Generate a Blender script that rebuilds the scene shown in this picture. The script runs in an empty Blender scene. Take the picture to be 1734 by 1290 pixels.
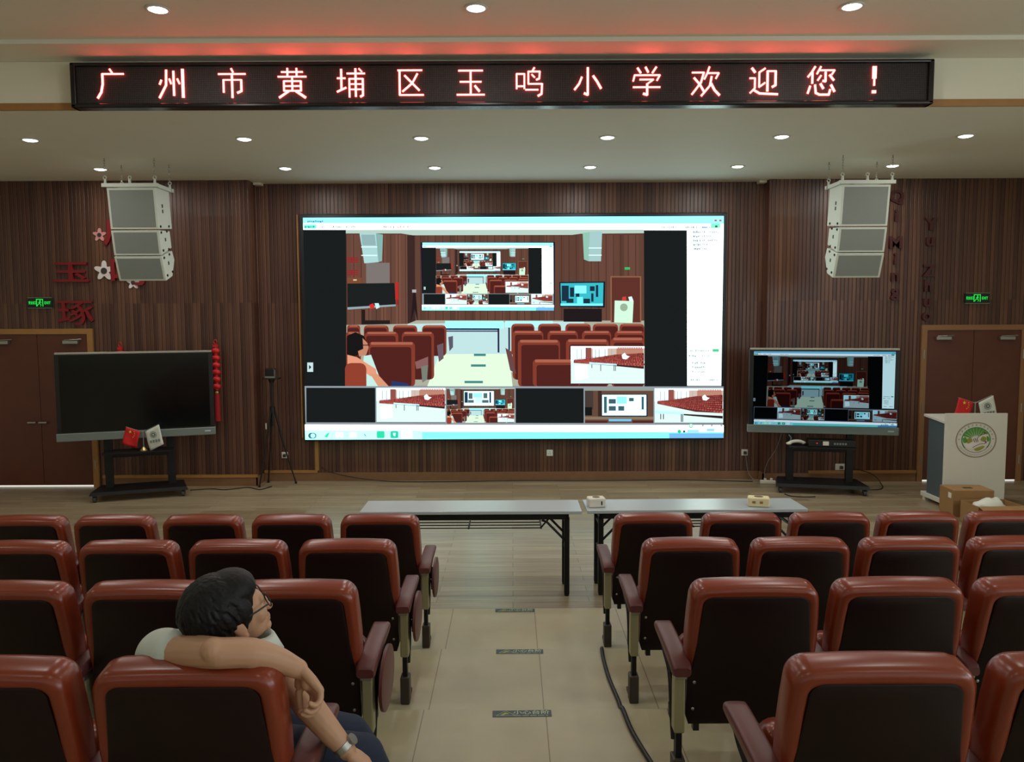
import bpy, bmesh, math, random
from mathutils import Vector, Matrix, noise
random.seed(7)
SC = bpy.context.scene
COL = SC.collection
R = math.radians

# ------------------------------------------------------------------ camera, world, exposure, daylight
EYE = 2.21                      # eye height above the flat floor in front of the stage wall
cam_d = bpy.data.cameras.new('camera'); cam = bpy.data.objects.new('camera', cam_d); COL.objects.link(cam)
cam_d.sensor_width = 36.0; cam_d.lens = 36.0*1330/1734; cam_d.clip_start = 0.05
_th, _ro = R(4.5), R(0.25)
_F = Vector((0, math.cos(_th), -math.sin(_th))); _U = Vector((0, math.sin(_th), math.cos(_th))); _R = Vector((1, 0, 0))
_X = _R*math.cos(_ro) - _U*math.sin(_ro); _Y = _R*math.sin(_ro) + _U*math.cos(_ro)
cam.matrix_world = Matrix(((_X.x, _Y.x, -_F.x, 0), (_X.y, _Y.y, -_F.y, 0), (_X.z, _Y.z, -_F.z, EYE), (0, 0, 0, 1)))
SC.camera = cam
w = bpy.data.worlds.new('world'); SC.world = w; w.use_nodes = True
w.node_tree.nodes['Background'].inputs[0].default_value = (0.80, 0.90, 1.0, 1)
w.node_tree.nodes['Background'].inputs[1].default_value = 0.9
SC.view_settings.view_transform = 'Standard'; SC.view_settings.look = 'None'
SC.view_settings.exposure = 0.0; SC.view_settings.gamma = 1.0; SC.view_settings.use_curve_mapping = False
SC.cycles.use_denoising = True
SC.cycles.max_bounces = 6; SC.cycles.sample_clamp_indirect = 4.0; SC.cycles.caustics_reflective = False; SC.cycles.caustics_refractive = False
LAMP_W = 11.0                    # each ceiling downlight
DAY_W = 26.0                    # each window in the back wall of the hall
SIDE_W = 62.0                   # each tall window in the right-hand side wall

def area(name, loc, rot, sx, sy, watt, col, shape='RECTANGLE', spread=180):
    d = bpy.data.lights.new(name, 'AREA'); d.shape = shape; d.size = sx
    if shape in ('RECTANGLE', 'ELLIPSE'): d.size_y = sy
    d.energy = watt; d.color = col; d.spread = R(spread)
    o = bpy.data.objects.new(name, d); o.location = loc; o.rotation_euler = rot; COL.objects.link(o)
    return o
BACK_Y = -5.6
WIN_X = (-5.4, -1.8, 1.8, 5.4)
for wx in WIN_X:                # daylight coming in through the four back windows
    area('window_daylight', (wx, BACK_Y+0.02, 3.1), (R(-90), 0, 0), 2.2, 1.6, DAY_W, (0.86, 0.94, 1.0))

SIDE_Y = (-4.2, -1.0, 2.2)
for wy in SIDE_Y:
    area('window_daylight', (7.58, wy, 2.9), (0, R(90), 0), 2.0, 2.0, SIDE_W, (0.86, 0.94, 1.0))

# ------------------------------------------------------------------ materials
def lin(c):
    return tuple(((v/255)/12.92 if v/255 <= 0.04045 else ((v/255+0.055)/1.055)**2.4) for v in c)
MATS = {}
def mat(name, rgb, rough=0.5, metal=0.0, var=0.0, scale=20, spec=0.5, bump=0.0, coat=0.0):
    if name in MATS: return MATS[name]
    m = bpy.data.materials.new(name); m.use_nodes = True; MATS[name] = m
    nt = m.node_tree; b = nt.nodes['Principled BSDF']; c = (*lin(rgb), 1)
    b.inputs['Roughness'].default_value = rough; b.inputs['Metallic'].default_value = metal
    b.inputs['Specular IOR Level'].default_value = spec; b.inputs['Base Color'].default_value = c
    if coat: b.inputs['Coat Weight'].default_value = coat; b.inputs['Coat Roughness'].default_value = 0.15
    if var or bump:
        tc = nt.nodes.new('ShaderNodeTexCoord'); n = nt.nodes.new('ShaderNodeTexNoise')
        n.inputs['Scale'].default_value = scale; n.inputs['Detail'].default_value = 4
        nt.links.new(tc.outputs['Object'], n.inputs['Vector'])
        if var:
            mx = nt.nodes.new('ShaderNodeMix'); mx.data_type = 'RGBA'
            mx.inputs[6].default_value = tuple(v*(1-var) for v in c[:3])+(1,); mx.inputs[7].default_value = tuple(min(1, v*(1+var)) for v in c[:3])+(1,)
            nt.links.new(n.outputs['Fac'], mx.inputs[0]); nt.links.new(mx.outputs[2], b.inputs['Base Color'])
        if bump:
            bp = nt.nodes.new('ShaderNodeBump'); bp.inputs['Strength'].default_value = bump; bp.inputs['Distance'].default_value = 0.004
            nt.links.new(n.outputs['Fac'], bp.inputs['Height']); nt.links.new(bp.outputs[0], b.inputs['Normal'])
    return m
def emis(name, rgb, strength, raw=False):
    if name in MATS: return MATS[name]
    m = bpy.data.materials.new(name); m.use_nodes = True; MATS[name] = m; nt = m.node_tree
    nt.nodes.remove(nt.nodes['Principled BSDF']); e = nt.nodes.new('ShaderNodeEmission')
    e.inputs[0].default_value = (*(rgb if raw else lin(rgb)), 1); e.inputs[1].default_value = strength
    nt.links.new(e.outputs[0], nt.nodes['Material Output'].inputs[0])
    return m
def slat_wall():
    m = bpy.data.materials.new('slatted_wood_panelling'); m.use_nodes = True; nt = m.node_tree; b = nt.nodes['Principled BSDF']
    L = nt.links.new; N = nt.nodes.new
    tc = N('ShaderNodeTexCoord'); sp = N('ShaderNodeSeparateXYZ'); L(tc.outputs['Object'], sp.inputs[0])
    ad = N('ShaderNodeMath'); ad.operation = 'ADD'; L(sp.outputs['X'], ad.inputs[0]); L(sp.outputs['Y'], ad.inputs[1])
    def math_(op, a, v, clamp=False):
        n = N('ShaderNodeMath'); n.operation = op; n.use_clamp = clamp; L(a, n.inputs[0]); n.inputs[1].default_value = v; return n.outputs[0]
    u = math_('DIVIDE', ad.outputs[0], 0.052)
    fl = math_('FLOOR', u, 0); fr = math_('FRACT', u, 0)
    seg = math_('FLOOR', math_('DIVIDE', sp.outputs['Z'], 2.44), 0)
    cm = N('ShaderNodeCombineXYZ'); L(fl, cm.inputs[0]); L(seg, cm.inputs[1])
    wn = N('ShaderNodeTexWhiteNoise'); wn.noise_dimensions = '2D'; L(cm.outputs[0], wn.inputs['Vector'])
    ramp = N('ShaderNodeValToRGB'); e = ramp.color_ramp.elements
    e[0].position = 0; e[0].color = (*lin((73, 43, 33)), 1); e[1].position = 1; e[1].color = (*lin((110, 73, 54)), 1)
    e2 = ramp.color_ramp.elements.new(0.5); e2.color = (*lin((89, 55, 41)), 1)
    L(wn.outputs['Value'], ramp.inputs[0])
    # long grain
    mp = N('ShaderNodeMapping'); mp.inputs['Scale'].default_value = (55, 55, 1.3); L(tc.outputs['Object'], mp.inputs[0])
    ns = N('ShaderNodeTexNoise'); ns.inputs['Scale'].default_value = 1; ns.inputs['Detail'].default_value = 3; L(mp.outputs[0], ns.inputs['Vector'])
    g = N('ShaderNodeMapRange'); g.inputs[1].default_value = .3; g.inputs[2].default_value = .7; g.inputs[3].default_value = .8; g.inputs[4].default_value = 1.15; L(ns.outputs['Fac'], g.inputs[0])
    # groove between slats
    gr = math_('ABSOLUTE', math_('SUBTRACT', fr, 0.5), 0)
    gv = N('ShaderNodeMapRange'); gv.inputs[1].default_value = .36; gv.inputs[2].default_value = .47; gv.inputs[3].default_value = 1; gv.inputs[4].default_value = 0.0; L(gr, gv.inputs[0])
    gc = N('ShaderNodeMapRange'); gc.inputs[3].default_value = .38; gc.inputs[4].default_value = 1; L(gv.outputs[0], gc.inputs[0])
    m1 = N('ShaderNodeMix'); m1.data_type = 'RGBA'; m1.blend_type = 'MULTIPLY'; m1.inputs[0].default_value = 1
    L(ramp.outputs[0], m1.inputs[6]); L(g.outputs[0], m1.inputs[7])
    m2 = N('ShaderNodeMix'); m2.data_type = 'RGBA'; m2.blend_type = 'MULTIPLY'; m2.inputs[0].default_value = 1
    L(m1.outputs[2], m2.inputs[6]); L(gc.outputs[0], m2.inputs[7]); L(m2.outputs[2], b.inputs['Base Color'])
    bp = N('ShaderNodeBump'); bp.inputs['Strength'].default_value = .6; bp.inputs['Distance'].default_value = .008; L(gv.outputs[0], bp.inputs['Height']); L(bp.outputs[0], b.inputs['Normal'])
    b.inputs['Roughness'].default_value = .38
    return m
def wood_floor():
    m = bpy.data.materials.new('laminate_floor'); m.use_nodes = True; nt = m.node_tree; b = nt.nodes['Principled BSDF']; L = nt.links.new; N = nt.nodes.new
    tc = N('ShaderNodeTexCoord'); br = N('ShaderNodeTexBrick'); L(tc.outputs['Object'], br.inputs['Vector'])
    br.inputs['Scale'].default_value = 1; br.inputs['Brick Width'].default_value = 1.2; br.inputs['Row Height'].default_value = .125
    br.inputs['Mortar Size'].default_value = .0018; br.inputs['Color1'].default_value = (*lin((166, 150, 122)), 1); br.inputs['Color2'].default_value = (*lin((144, 126, 99)), 1); br.inputs['Mortar'].default_value = (*lin((70, 58, 45)), 1)
    mp = N('ShaderNodeMapping'); mp.inputs['Scale'].default_value = (1.2, 26, 1); L(tc.outputs['Object'], mp.inputs[0])
    ns = N('ShaderNodeTexNoise'); ns.inputs['Scale'].default_value = 1.6; ns.inputs['Detail'].default_value = 6; L(mp.outputs[0], ns.inputs['Vector'])
    g = N('ShaderNodeMapRange'); g.inputs[1].default_value = .3; g.inputs[2].default_value = .7; g.inputs[3].default_value = .7; g.inputs[4].default_value = 1.18; L(ns.outputs['Fac'], g.inputs[0])
    m1 = N('ShaderNodeMix'); m1.data_type = 'RGBA'; m1.blend_type = 'MULTIPLY'; m1.inputs[0].default_value = 1
    L(br.outputs['Color'], m1.inputs[6]); L(g.outputs[0], m1.inputs[7]); L(m1.outputs[2], b.inputs['Base Color'])
    b.inputs['Roughness'].default_value = .30
    return m
def tile_floor():
    m = bpy.data.materials.new('beige_floor_tile'); m.use_nodes = True; nt = m.node_tree; b = nt.nodes['Principled BSDF']; L = nt.links.new; N = nt.nodes.new
    tc = N('ShaderNodeTexCoord'); mp = N('ShaderNodeMapping'); mp.inputs['Location'].default_value = (0.434, -0.04, 0); L(tc.outputs['Object'], mp.inputs[0])
    br = N('ShaderNodeTexBrick'); L(mp.outputs[0], br.inputs['Vector']); br.offset = 0
    br.inputs['Scale'].default_value = 1; br.inputs['Brick Width'].default_value = .59; br.inputs['Row Height'].default_value = 40
    br.inputs['Mortar Size'].default_value = .0025; br.inputs['Color1'].default_value = (*lin((172, 164, 134)), 1); br.inputs['Color2'].default_value = (*lin((166, 157, 126)), 1); br.inputs['Mortar'].default_value = (*lin((120, 106, 84)), 1)
    ns = N('ShaderNodeTexNoise'); ns.inputs['Scale'].default_value = 3.5; ns.inputs['Detail'].default_value = 5; L(tc.outputs['Object'], ns.inputs['Vector'])
    g = N('ShaderNodeMapRange'); g.inputs[1].default_value = .3; g.inputs[2].default_value = .7; g.inputs[3].default_value = .9; g.inputs[4].default_value = 1.06; L(ns.outputs['Fac'], g.inputs[0])
    m1 = N('ShaderNodeMix'); m1.data_type = 'RGBA'; m1.blend_type = 'MULTIPLY'; m1.inputs[0].default_value = 1
    L(br.outputs['Color'], m1.inputs[6]); L(g.outputs[0], m1.inputs[7]); L(m1.outputs[2], b.inputs['Base Color'])
    b.inputs['Roughness'].default_value = .4
    return m
WALL = slat_wall(); WOODF = wood_floor(); TILE = tile_floor()
PAINT = mat('ceiling_paint', (236, 234, 219), .7, var=.02, scale=3)
BEAMP = mat('beam_paint', (236, 233, 212), .7)
GOLD = mat('gold_wood_trim', (165, 118, 62), .4, var=.15, scale=12)
KICK = mat('kick_board_wood', (128, 92, 62), .45, var=.2, scale=9)
DOORW = mat('door_veneer', (92, 46, 30), .4, var=.18, scale=6)
BLACK = mat('black_plastic', (16, 16, 17), .4)
BLKMET = mat('black_powder_coated_steel', (22, 22, 24), .45, .3)
DGREY = mat('dark_grey_plastic', (50, 54, 54), .5)
SILVER = mat('brushed_silver', (170, 172, 168), .3, .9)
SILVPL = mat('silver_plastic', (128, 138, 134), .35, .4)
WHITE = mat('white_lacquer', (218, 216, 204), .45, var=.015, scale=5)
SPKW = mat('speaker_white_paint', (205, 212, 200), .5)
GRILL = mat('speaker_grille', (128, 134, 128), .6, var=.1, scale=160)
LEATHER = mat('red_brown_leather', (126, 49, 26), .28, var=.12, scale=7, bump=.12)
LEATHER.node_tree.nodes['Principled BSDF'].inputs['Specular IOR Level'].default_value = .55
SHELL = mat('dark_maroon_shell', (28, 11, 10), .42, var=.2, scale=5, spec=.25)
ARMW = mat('maroon_armrest', (92, 44, 42), .42, var=.12, scale=10)
CAST = mat('champagne_cast_aluminium', (168, 162, 128), .4, .55)
FOOT = mat('dark_brown_foot', (62, 52, 46), .5)
TABTOP = mat('pale_grey_laminate', (182, 192, 196), .28)
REDP = mat('wall_letter_red', (128, 18, 28), .5)
MARP = mat('wall_letter_maroon', (70, 20, 20), .5)
FLREDP = mat('flag_red', (205, 30, 30), .7)
FLWHT = mat('flag_white', (214, 216, 206), .7)
CARD = mat('cardboard', (158, 120, 76), .75, var=.12, scale=8)
CREAM = mat('cream_plastic', (232, 220, 176), .5)
IVORY = mat('ivory_plastic', (226, 222, 208), .5)
SKIN = mat('skin', (190, 146, 116), .5, var=.06, scale=14)
HAIR = mat('black_hair', (9, 9, 10), .55, var=.3, scale=60, bump=.6, spec=.3)
SHIRT = mat('pale_grey_green_shirt', (198, 206, 198), .85, var=.05, scale=30, bump=.15)
JEAN = mat('blue_denim', (30, 39, 60), .85, var=.25, scale=60, bump=.2)
CABLE = mat('black_rubber_cable', (17, 17, 18), .5)
GREYC = mat('grey_cable', (120, 120, 116), .5)
STICK = mat('dark_teal_sticker', (44, 66, 68), .5)
STXT = mat('sticker_pale_print', (176, 190, 160), .6)

# ------------------------------------------------------------------ mesh helpers
def new(): return bmesh.new()
def box(bm, x0, x1, y0, y1, z0, z1, M=None, bev=0.0, seg=2):
    r = bmesh.ops.create_cube(bm, size=1); vs = r['verts']
    bmesh.ops.transform(bm, matrix=Matrix.Translation(((x0+x1)/2, (y0+y1)/2, (z0+z1)/2)) @ Matrix.Diagonal((x1-x0, y1-y0, z1-z0, 1)), verts=vs)
    if bev:
        es = list({e for v in vs for e in v.link_edges})
        rb = bmesh.ops.bevel(bm, geom=es, offset=bev, segments=seg, profile=.5, affect='EDGES')
        vs = list({v for f in rb['faces'] for v in f.verts} | {v for v in vs if v.is_valid})
        # bevel returns new faces only; collect the whole island
        seen = set(vs); st = list(vs)
        while st:
            v = st.pop()
            for e in v.link_edges:
                o = e.other_vert(v)
                if o not in seen: seen.add(o); st.append(o)
        vs = list(seen)
    if M is not None: bmesh.ops.transform(bm, matrix=M, verts=vs)
    return vs
def cyl(bm, p, q, r, r2=None, n=14, caps=True):
    p, q = Vector(p), Vector(q); d = q-p
    M = Matrix.Translation((p+q)/2) @ d.to_track_quat('Z', 'Y').to_matrix().to_4x4()
    return bmesh.ops.create_cone(bm, cap_ends=caps, segments=n, radius1=r, radius2=r if r2 is None else r2, depth=d.length, matrix=M)['verts']
def ball(bm, c, r, sc=(1, 1, 1), n=14, M=None):
    m = Matrix.Translation(c) @ (M if M is not None else Matrix.Identity(4)) @ Matrix.Diagonal((*sc, 1))
    return bmesh.ops.create_uvsphere(bm, u_segments=n, v_segments=max(6, n*2//3), radius=r, matrix=m)['verts']
def tube(bm, pts, r, n=8, closed=False):
    pts = [Vector(p) for p in pts]; k = len(pts); rings = []
    up = Vector((0, 0, 1))
    for i, p in enumerate(pts):
        a = pts[i-1] if (i or closed) else p; b = pts[(i+1) % k] if (i < k-1 or closed) else p
        t = (b-a).normalized(); s = t.cross(up)
        if s.length < .05: s = t.cross(Vector((1, 0, 0)))
        s.normalize(); u = s.cross(t)
        rr = r[i] if isinstance(r, (list, tuple)) else r
        rings.append([bm.verts.new(p + (s*math.cos(2*math.pi*j/n) + u*math.sin(2*math.pi*j/n))*rr) for j in range(n)])
    m = k if closed else k-1
    for i in range(m):
        A, B = rings[i], rings[(i+1) % k]
        for j in range(n): bm.faces.new((A[j], A[(j+1) % n], B[(j+1) % n], B[j]))
    if not closed:
        bm.faces.new(rings[0][::-1]); bm.faces.new(rings[-1])
def smooth_path(pts, n=6):
    P = [Vector(p) for p in pts]; P = [2*P[0]-P[1]] + P + [2*P[-1]-P[-2]]; out = []
    for i in range(1, len(P)-2):
        for j in range(n):
            t = j/n; a, b, c, d = P[i-1], P[i], P[i+1], P[i+2]
            out.append(.5*((2*b)+(c-a)*t+(2*a-5*b+4*c-d)*t*t+(-a+3*b-3*c+d)*t**3))
    out.append(P[-2]); return out
def loft(bm, rings, cap=True):
    V = [[bm.verts.new(p) for p in ring] for ring in rings]; n = len(V[0])
    for A, B in zip(V, V[1:]):
        for j in range(n): bm.faces.new((A[j], A[(j+1) % n], B[(j+1) % n], B[j]))
    if cap: bm.faces.new(V[0][::-1]); bm.faces.new(V[-1])
def prism(bm, pts, d, M=None):
    """polygon in XZ (list of x,z), extruded along Y from 0 to d"""
    a = [bm.verts.new((x, 0, z)) for x, z in pts]; b = [bm.verts.new((x, d, z)) for x, z in pts]
    n = len(pts)
    for j in range(n): bm.faces.new((a[j], a[(j+1) % n], b[(j+1) % n], b[j]))
    bm.faces.new(a[::-1]); bm.faces.new(b)
    if M is not None: bmesh.ops.transform(bm, matrix=M, verts=a+b)
    return a+b
def rrect(x0, x1, z0, z1, r, n=5):
    out = []
    for cx, cz, a0 in ((x1-r, z1-r, 0), (x0+r, z1-r, 90), (x0+r, z0+r, 180), (x1-r, z0+r, 270)):
        for i in range(n+1):
            a = R(a0+90*i/n); out.append((cx+r*math.cos(a), cz+r*math.sin(a)))
    return out
def obj(name, bm, m=None, parent=None, label=None, smooth=False):
    me = bpy.data.meshes.new(name)
    if isinstance(bm, bmesh.types.BMesh):
        bmesh.ops.recalc_face_normals(bm, faces=bm.faces[:]); bm.to_mesh(me); bm.free()
    else: me = bm
    if smooth:
        for p in me.polygons: p.use_smooth = True
        if smooth is not True:
            me.set_sharp_from_angle(angle=R(smooth))
    if m is not None:
        me.materials.clear()
        for q in (m if isinstance(m, (list, tuple)) else [m]): me.materials.append(q)
    o = bpy.data.objects.new(name, me); COL.objects.link(o)
    if parent: o.parent = parent
    if label: o['label'] = label
    return o
def tag(o, label, cat, group=None):
    o['label'] = label; o['category'] = cat
    if group: o['group'] = group
    return o
def thing(name, label, cat, loc=(0, 0, 0), rz=0, group=None):
    o = bpy.data.objects.new(name, None); COL.objects.link(o); o.location = loc; o.rotation_euler = (0, 0, rz); o.empty_display_size = .1
    return tag(o, label, cat, group)
def struct(name, bm, m, parent=None, **k):
    o = obj(name, bm, m, parent, **k)
    if not parent: o['kind'] = 'structure'
    return o
def kids(o): return [c for c in COL.objects if c.parent == o]
def dup(root, loc, rz=None, label=None, group=None):
    r = root.copy(); COL.objects.link(r); r.location = loc
    if rz is not None: r.rotation_euler = (0, 0, rz)
    if label: r['label'] = label
    if group: r['group'] = group
    for ch in CH.get(root.name) or CH.setdefault(root.name, kids(root)):
        c = ch.copy(); COL.objects.link(c); c.parent = r
        for g in CH.get(ch.name) or CH.setdefault(ch.name, kids(ch)):
            d = g.copy(); COL.objects.link(d); d.parent = c
    return r
CH = {}
def text_mesh(body, size, depth=0.0, bold=0.0):
    cu = bpy.data.curves.new('text', 'FONT'); cu.body = body; cu.size = size; cu.extrude = depth; cu.offset = bold
    cu.align_x = 'CENTER'; cu.align_y = 'CENTER'; cu.resolution_u = 4
    o = bpy.data.objects.new('text', cu); COL.objects.link(o)
    dg = bpy.context.evaluated_depsgraph_get(); dg.update()
    me = bpy.data.meshes.new_from_object(o.evaluated_get(dg))
    bpy.data.objects.remove(o); return me
UPRIGHT = Matrix.Rotation(R(90), 4, 'X')
def text_obj(name, body, size, m, loc, parent=None, depth=.0, rot=UPRIGHT, sx=1.0, sy=1.0, bold=0.0, label=None):
    me = text_mesh(body, size, depth, bold); me.transform(Matrix.Translation(loc) @ rot @ Matrix.Diagonal((sx, sy, 1, 1)))
    return obj(name, me, m, parent, label)

# ------------------------------------------------------------------ room shell
CZ, UZ = 4.03, 4.44
ROWZ = .1075; NOSE1 = 5.581; PITCHY = .953
YL, YC, YR = 10.40, 10.70, 10.50; XL, XR = -3.43, 3.40
def sbox(name, m, *a, **k):
    bm = new(); box(bm, *a, **k); return struct(name, bm, m)
sbox('floor', WOODF, -7.7, 7.7, -5.7, 11.0, -.1, 0)
bm = new()
for k in range(1, 12):
    y1 = NOSE1-PITCHY*(k-1); y0 = max(BACK_Y, y1-PITCHY) if k < 11 else BACK_Y
    box(bm, -7.6, 7.6, y0, y1, (k-1)*ROWZ if k > 1 else 0.0, k*ROWZ, None)
    if y0 > BACK_Y: box(bm, -7.6, 7.6, BACK_Y, y0, (k-1)*ROWZ if k > 1 else 0.0, k*ROWZ)
struct('floor_tiered', bm, TILE)
sbox('wall_front', WALL, XL-.02, XR+.02, YC, 10.95, 0, CZ)
sbox('wall_front_left', WALL, -7.6, XL, YL, 10.95, 0, CZ)
sbox('wall_front_right', WALL, XR, 7.6, YR, 10.95, 0, CZ)
sbox('wall_left', BEAMP, -7.7, -7.6, -5.7, 10.95, 0, 4.6)
bm = new(); ys = [-5.7] + [v for wy in SIDE_Y for v in (wy-1.05, wy+1.05)] + [10.95]
box(bm, 7.6, 7.7, -5.7, 10.95, 0, 1.85); box(bm, 7.6, 7.7, -5.7, 10.95, 3.95, 4.6)
for i in range(0, len(ys), 2): box(bm, 7.6, 7.7, ys[i], ys[i+1], 1.85, 3.95)
struct('wall_right', bm, BEAMP)
for i, wy in enumerate(SIDE_Y):
    bm = new()
    for a in (-1.05, -.025, 1.0): box(bm, 7.62, 7.67, wy+a, wy+a+.05, 1.85, 3.95)
    for z in (1.85, 3.90): box(bm, 7.62, 7.67, wy-1.05, wy+1.05, z, z+.05)
    struct('window_%d' % (i+5), bm, WHITE)
bm = new()                                       # back wall with four window openings
xs = [-7.6] + [v for wx in WIN_X for v in (wx-1.15, wx+1.15)] + [7.6]
box(bm, -7.6, 7.6, BACK_Y-.1, BACK_Y, 0, 2.25); box(bm, -7.6, 7.6, BACK_Y-.1, BACK_Y, 3.95, 4.6)
for i in range(0, len(xs), 2): box(bm, xs[i], xs[i+1], BACK_Y-.1, BACK_Y, 2.25, 3.95)
struct('wall_back', bm, BEAMP)
for i, wx in enumerate(WIN_X):
    bm = new()
    for a in (-1.15, 0, 1.10): box(bm, wx+a, wx+a+.05, BACK_Y-.08, BACK_Y-.03, 2.25, 3.95)
    for z in (2.25, 3.90): box(bm, wx-1.15, wx+1.15, BACK_Y-.08, BACK_Y-.03, z, z+.05)
    struct('window_%d' % (i+1), bm, WHITE)
bm = new(); box(bm, -7.6, 7.6, 6.98, 10.95, CZ, 4.6); struct('ceiling', bm, PAINT)
bm = new(); box(bm, -7.6, 7.6, -5.7, 6.53, UZ+.035, 4.6); box(bm, -7.6, 7.6, 6.53, 6.979, UZ, 4.6); struct('ceiling_upper', bm, PAINT)
bm = new(); box(bm, -7.6, 7.6, 6.972, 6.979, CZ+.06, UZ-.001); struct('trim_beam_face', bm, BEAMP)
bm = new(); box(bm, -7.6, 7.6, 6.96, 6.979, CZ, CZ+.06); struct('trim_beam_wood', bm, GOLD)
# baseboards: a kick board with a gold strip on top
def base(name, x0, x1, y, parts):
    bm = new(); box(bm, x0, x1, y-.02, y-.0005, 0, .115); struct(name, bm, KICK)
    bm = new()
    for a, b in parts: box(bm, a, b, y-.032, y-.0005, .115, .15)
    if parts: struct(name.replace('baseboard', 'trim'), bm, GOLD)
base('baseboard_left', -5.48, XL+.02, YL, [(-5.48, XL+.02)])
base('baseboard_front', XL+.02, XR-.02, YC, [(XL+.02, -2.68)])
base('baseboard_right', XR-.02, 5.45, YR, [(4.0, 5.45)])
bm = new(); box(bm, XL, XL+.02, YL-.02, YC-.03, 0, .115); struct('baseboard_recess_left', bm, KICK)
bm = new(); box(bm, XR-.02, XR, YR-.02, YC-.03, 0, .115); struct('baseboard_recess_right', bm, KICK)
bm = new(); box(bm, -2.71, -2.66, YC-.03, YC-.0005, .15, .60); box(bm, -2.885, -2.865, YC-.02, YC-.0005, .60, 3.62)
struct('trim_screen_edge', bm, GOLD)
# ceiling corner flashing at the recess
for sx, x, y in ((-1, XL+.01, YC), (1, XR-.01, YC)):
    bm = new(); box(bm, min(x, x-sx*.10), max(x, x-sx*.10), y-.12, y-.003, CZ-.03, CZ-.001); struct('trim_ceiling_corner', bm, PAINT)
# ------------------------------------------------------------------ doors in the front wall
def door(name, x0, x1, y, frame_m, sides, label_closers):
    zt = 2.04; xm = (x0+x1)/2
    bm = new()
    for s in sides: box(bm, s-.035, s+.035, y-.035, y-.0005, 0, zt)
    box(bm, x0, x1, y-.035, y-.0005, zt, zt+.07)
    fr = struct(name, bm, frame_m)
    for a, b in ((x0+.037, xm-.003), (xm+.003, x1-.037)):
        bm = new(); box(bm, a, b, y-.022, y-.001, .022, zt-.002)
        lf = obj('door_leaf', bm, DOORW, fr)
        mid = (a+b)/2; inner = b if a < xm-.1 and b < xm+.01 else a
        s = 1 if inner == a else -1
        bm = new(); cx = (b-.26) if s > 0 and False else (a+.24 if inner == b else b-.24)
        box(bm, cx-.10, cx+.10, y-.075, y-.0225, zt-.13, zt-.085, bev=.006); tube(bm, [(cx-.08, y-.06, zt-.08), (cx+.02, y-.10, zt-.075), (cx+.14, y-.05, zt-.07)], .008)
        obj('door_closer', bm, SILVER, lf)
        bm = new(); hx = inner-.07*( -1 if inner == a else 1)
        cyl(bm, (hx, y-.0225, .87), (hx, y-.06, .87), .012); box(bm, hx-.09, hx+.02, y-.068, y-.052, .86, .88, bev=.004)
        obj('door_handle', bm, SILVER, lf)
        outer = a if inner == b else b
        for z in (.30, 1.0, 1.72):
            bm = new(); cyl(bm, (outer, y-.032, z-.06), (outer, y-.032, z+.06), .010, n=8); obj('hinge', bm, SILVER, lf)
    bm = new(); box(bm, x0+.05, x1-.05, y-.012, y-.001, .001, .020); obj('lit_gap', bm, emis('light_under_door', (235, 232, 220), 1.0), fr, 'strip of bright light under the door')
    return fr
door('door_1', -7.0, -5.53, YL, GOLD, (-6.965, -5.565), '')
door('door_2', 5.46, 6.86, YR, mat('pale_wood_frame', (146, 104, 66), .45), (5.495, 6.825), '')

# ------------------------------------------------------------------ ceiling downlights
def make_lamp():
    t = thing('ceiling_downlight', '', 'ceiling light', (0, 0, 0), 0, 'recessed ceiling downlights')
    bm = new(); n = 24
    prof = [(.067, -.001), (.068, -.010), (.086, -.008), (.090, -.001)]
    V = [[bm.verts.new((r*math.cos(2*math.pi*j/n), r*math.sin(2*math.pi*j/n), z)) for j in range(n)] for r, z in prof]
    for A, B in zip(V, V[1:]+V[:1]):
        for j in range(n): bm.faces.new((A[j], A[(j+1) % n], B[(j+1) % n], B[j]))
    obj('trim_ring', bm, WHITE, t, smooth=True)
    bm = new(); ball(bm, (0, 0, -.002), .066, (1, 1, .30), 20); obj('lens', bm, emis('lamp_lens', (236, 242, 255), 9.0), t, 'glowing white lens', smooth=True)
    return t
lamp0 = None
def lamp(x, y, z, label, watt=LAMP_W):
    global lamp0
    if lamp0 is None:
        lamp0 = make_lamp(); lamp0.location = (x, y, z); lamp0['label'] = label
    else: dup(lamp0, (x, y, z), None, label)
    area('downlight_light', (x, y, z-.03), (0, 0, 0), .11, .11, watt, (1.0, .965, .90), 'DISK')
LX = (-4.83, -2.68, -.90, .97, 2.72, 4.57)
pos = ('leftmost', 'second from left', 'third from left', 'third from right', 'second from right', 'rightmost')
for i, x in enumerate(LX): lamp(x, 8.06, CZ, f'round recessed downlight just behind the red-lettered sign, {pos[i]} of six')
for i, x in enumerate((-4.93, -2.71, -.916, .95, 2.72, 4.58)):
    lamp(x, 9.60, CZ, f'small round downlight in the ceiling row nearest the panelled wall, {pos[i]} of six')
for i, x in enumerate((-2.57, -.25, 2.49)):
    lamp(x, 5.92, UZ+.035, f'round downlight in the ceiling in front of the red-lettered sign, {("left", "middle", "right")[i]} of three')
for y in (3.6, .6, -2.6):                          # the hall's further downlights, above and behind the viewer
    for i, x in enumerate((-5.0, -2.57, -.25, 2.49, 5.0)):
        lamp(x, y, UZ+.035, 'round recessed downlight in the ceiling over the seats', LAMP_W*(.8 if y > 3 else .35))

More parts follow.
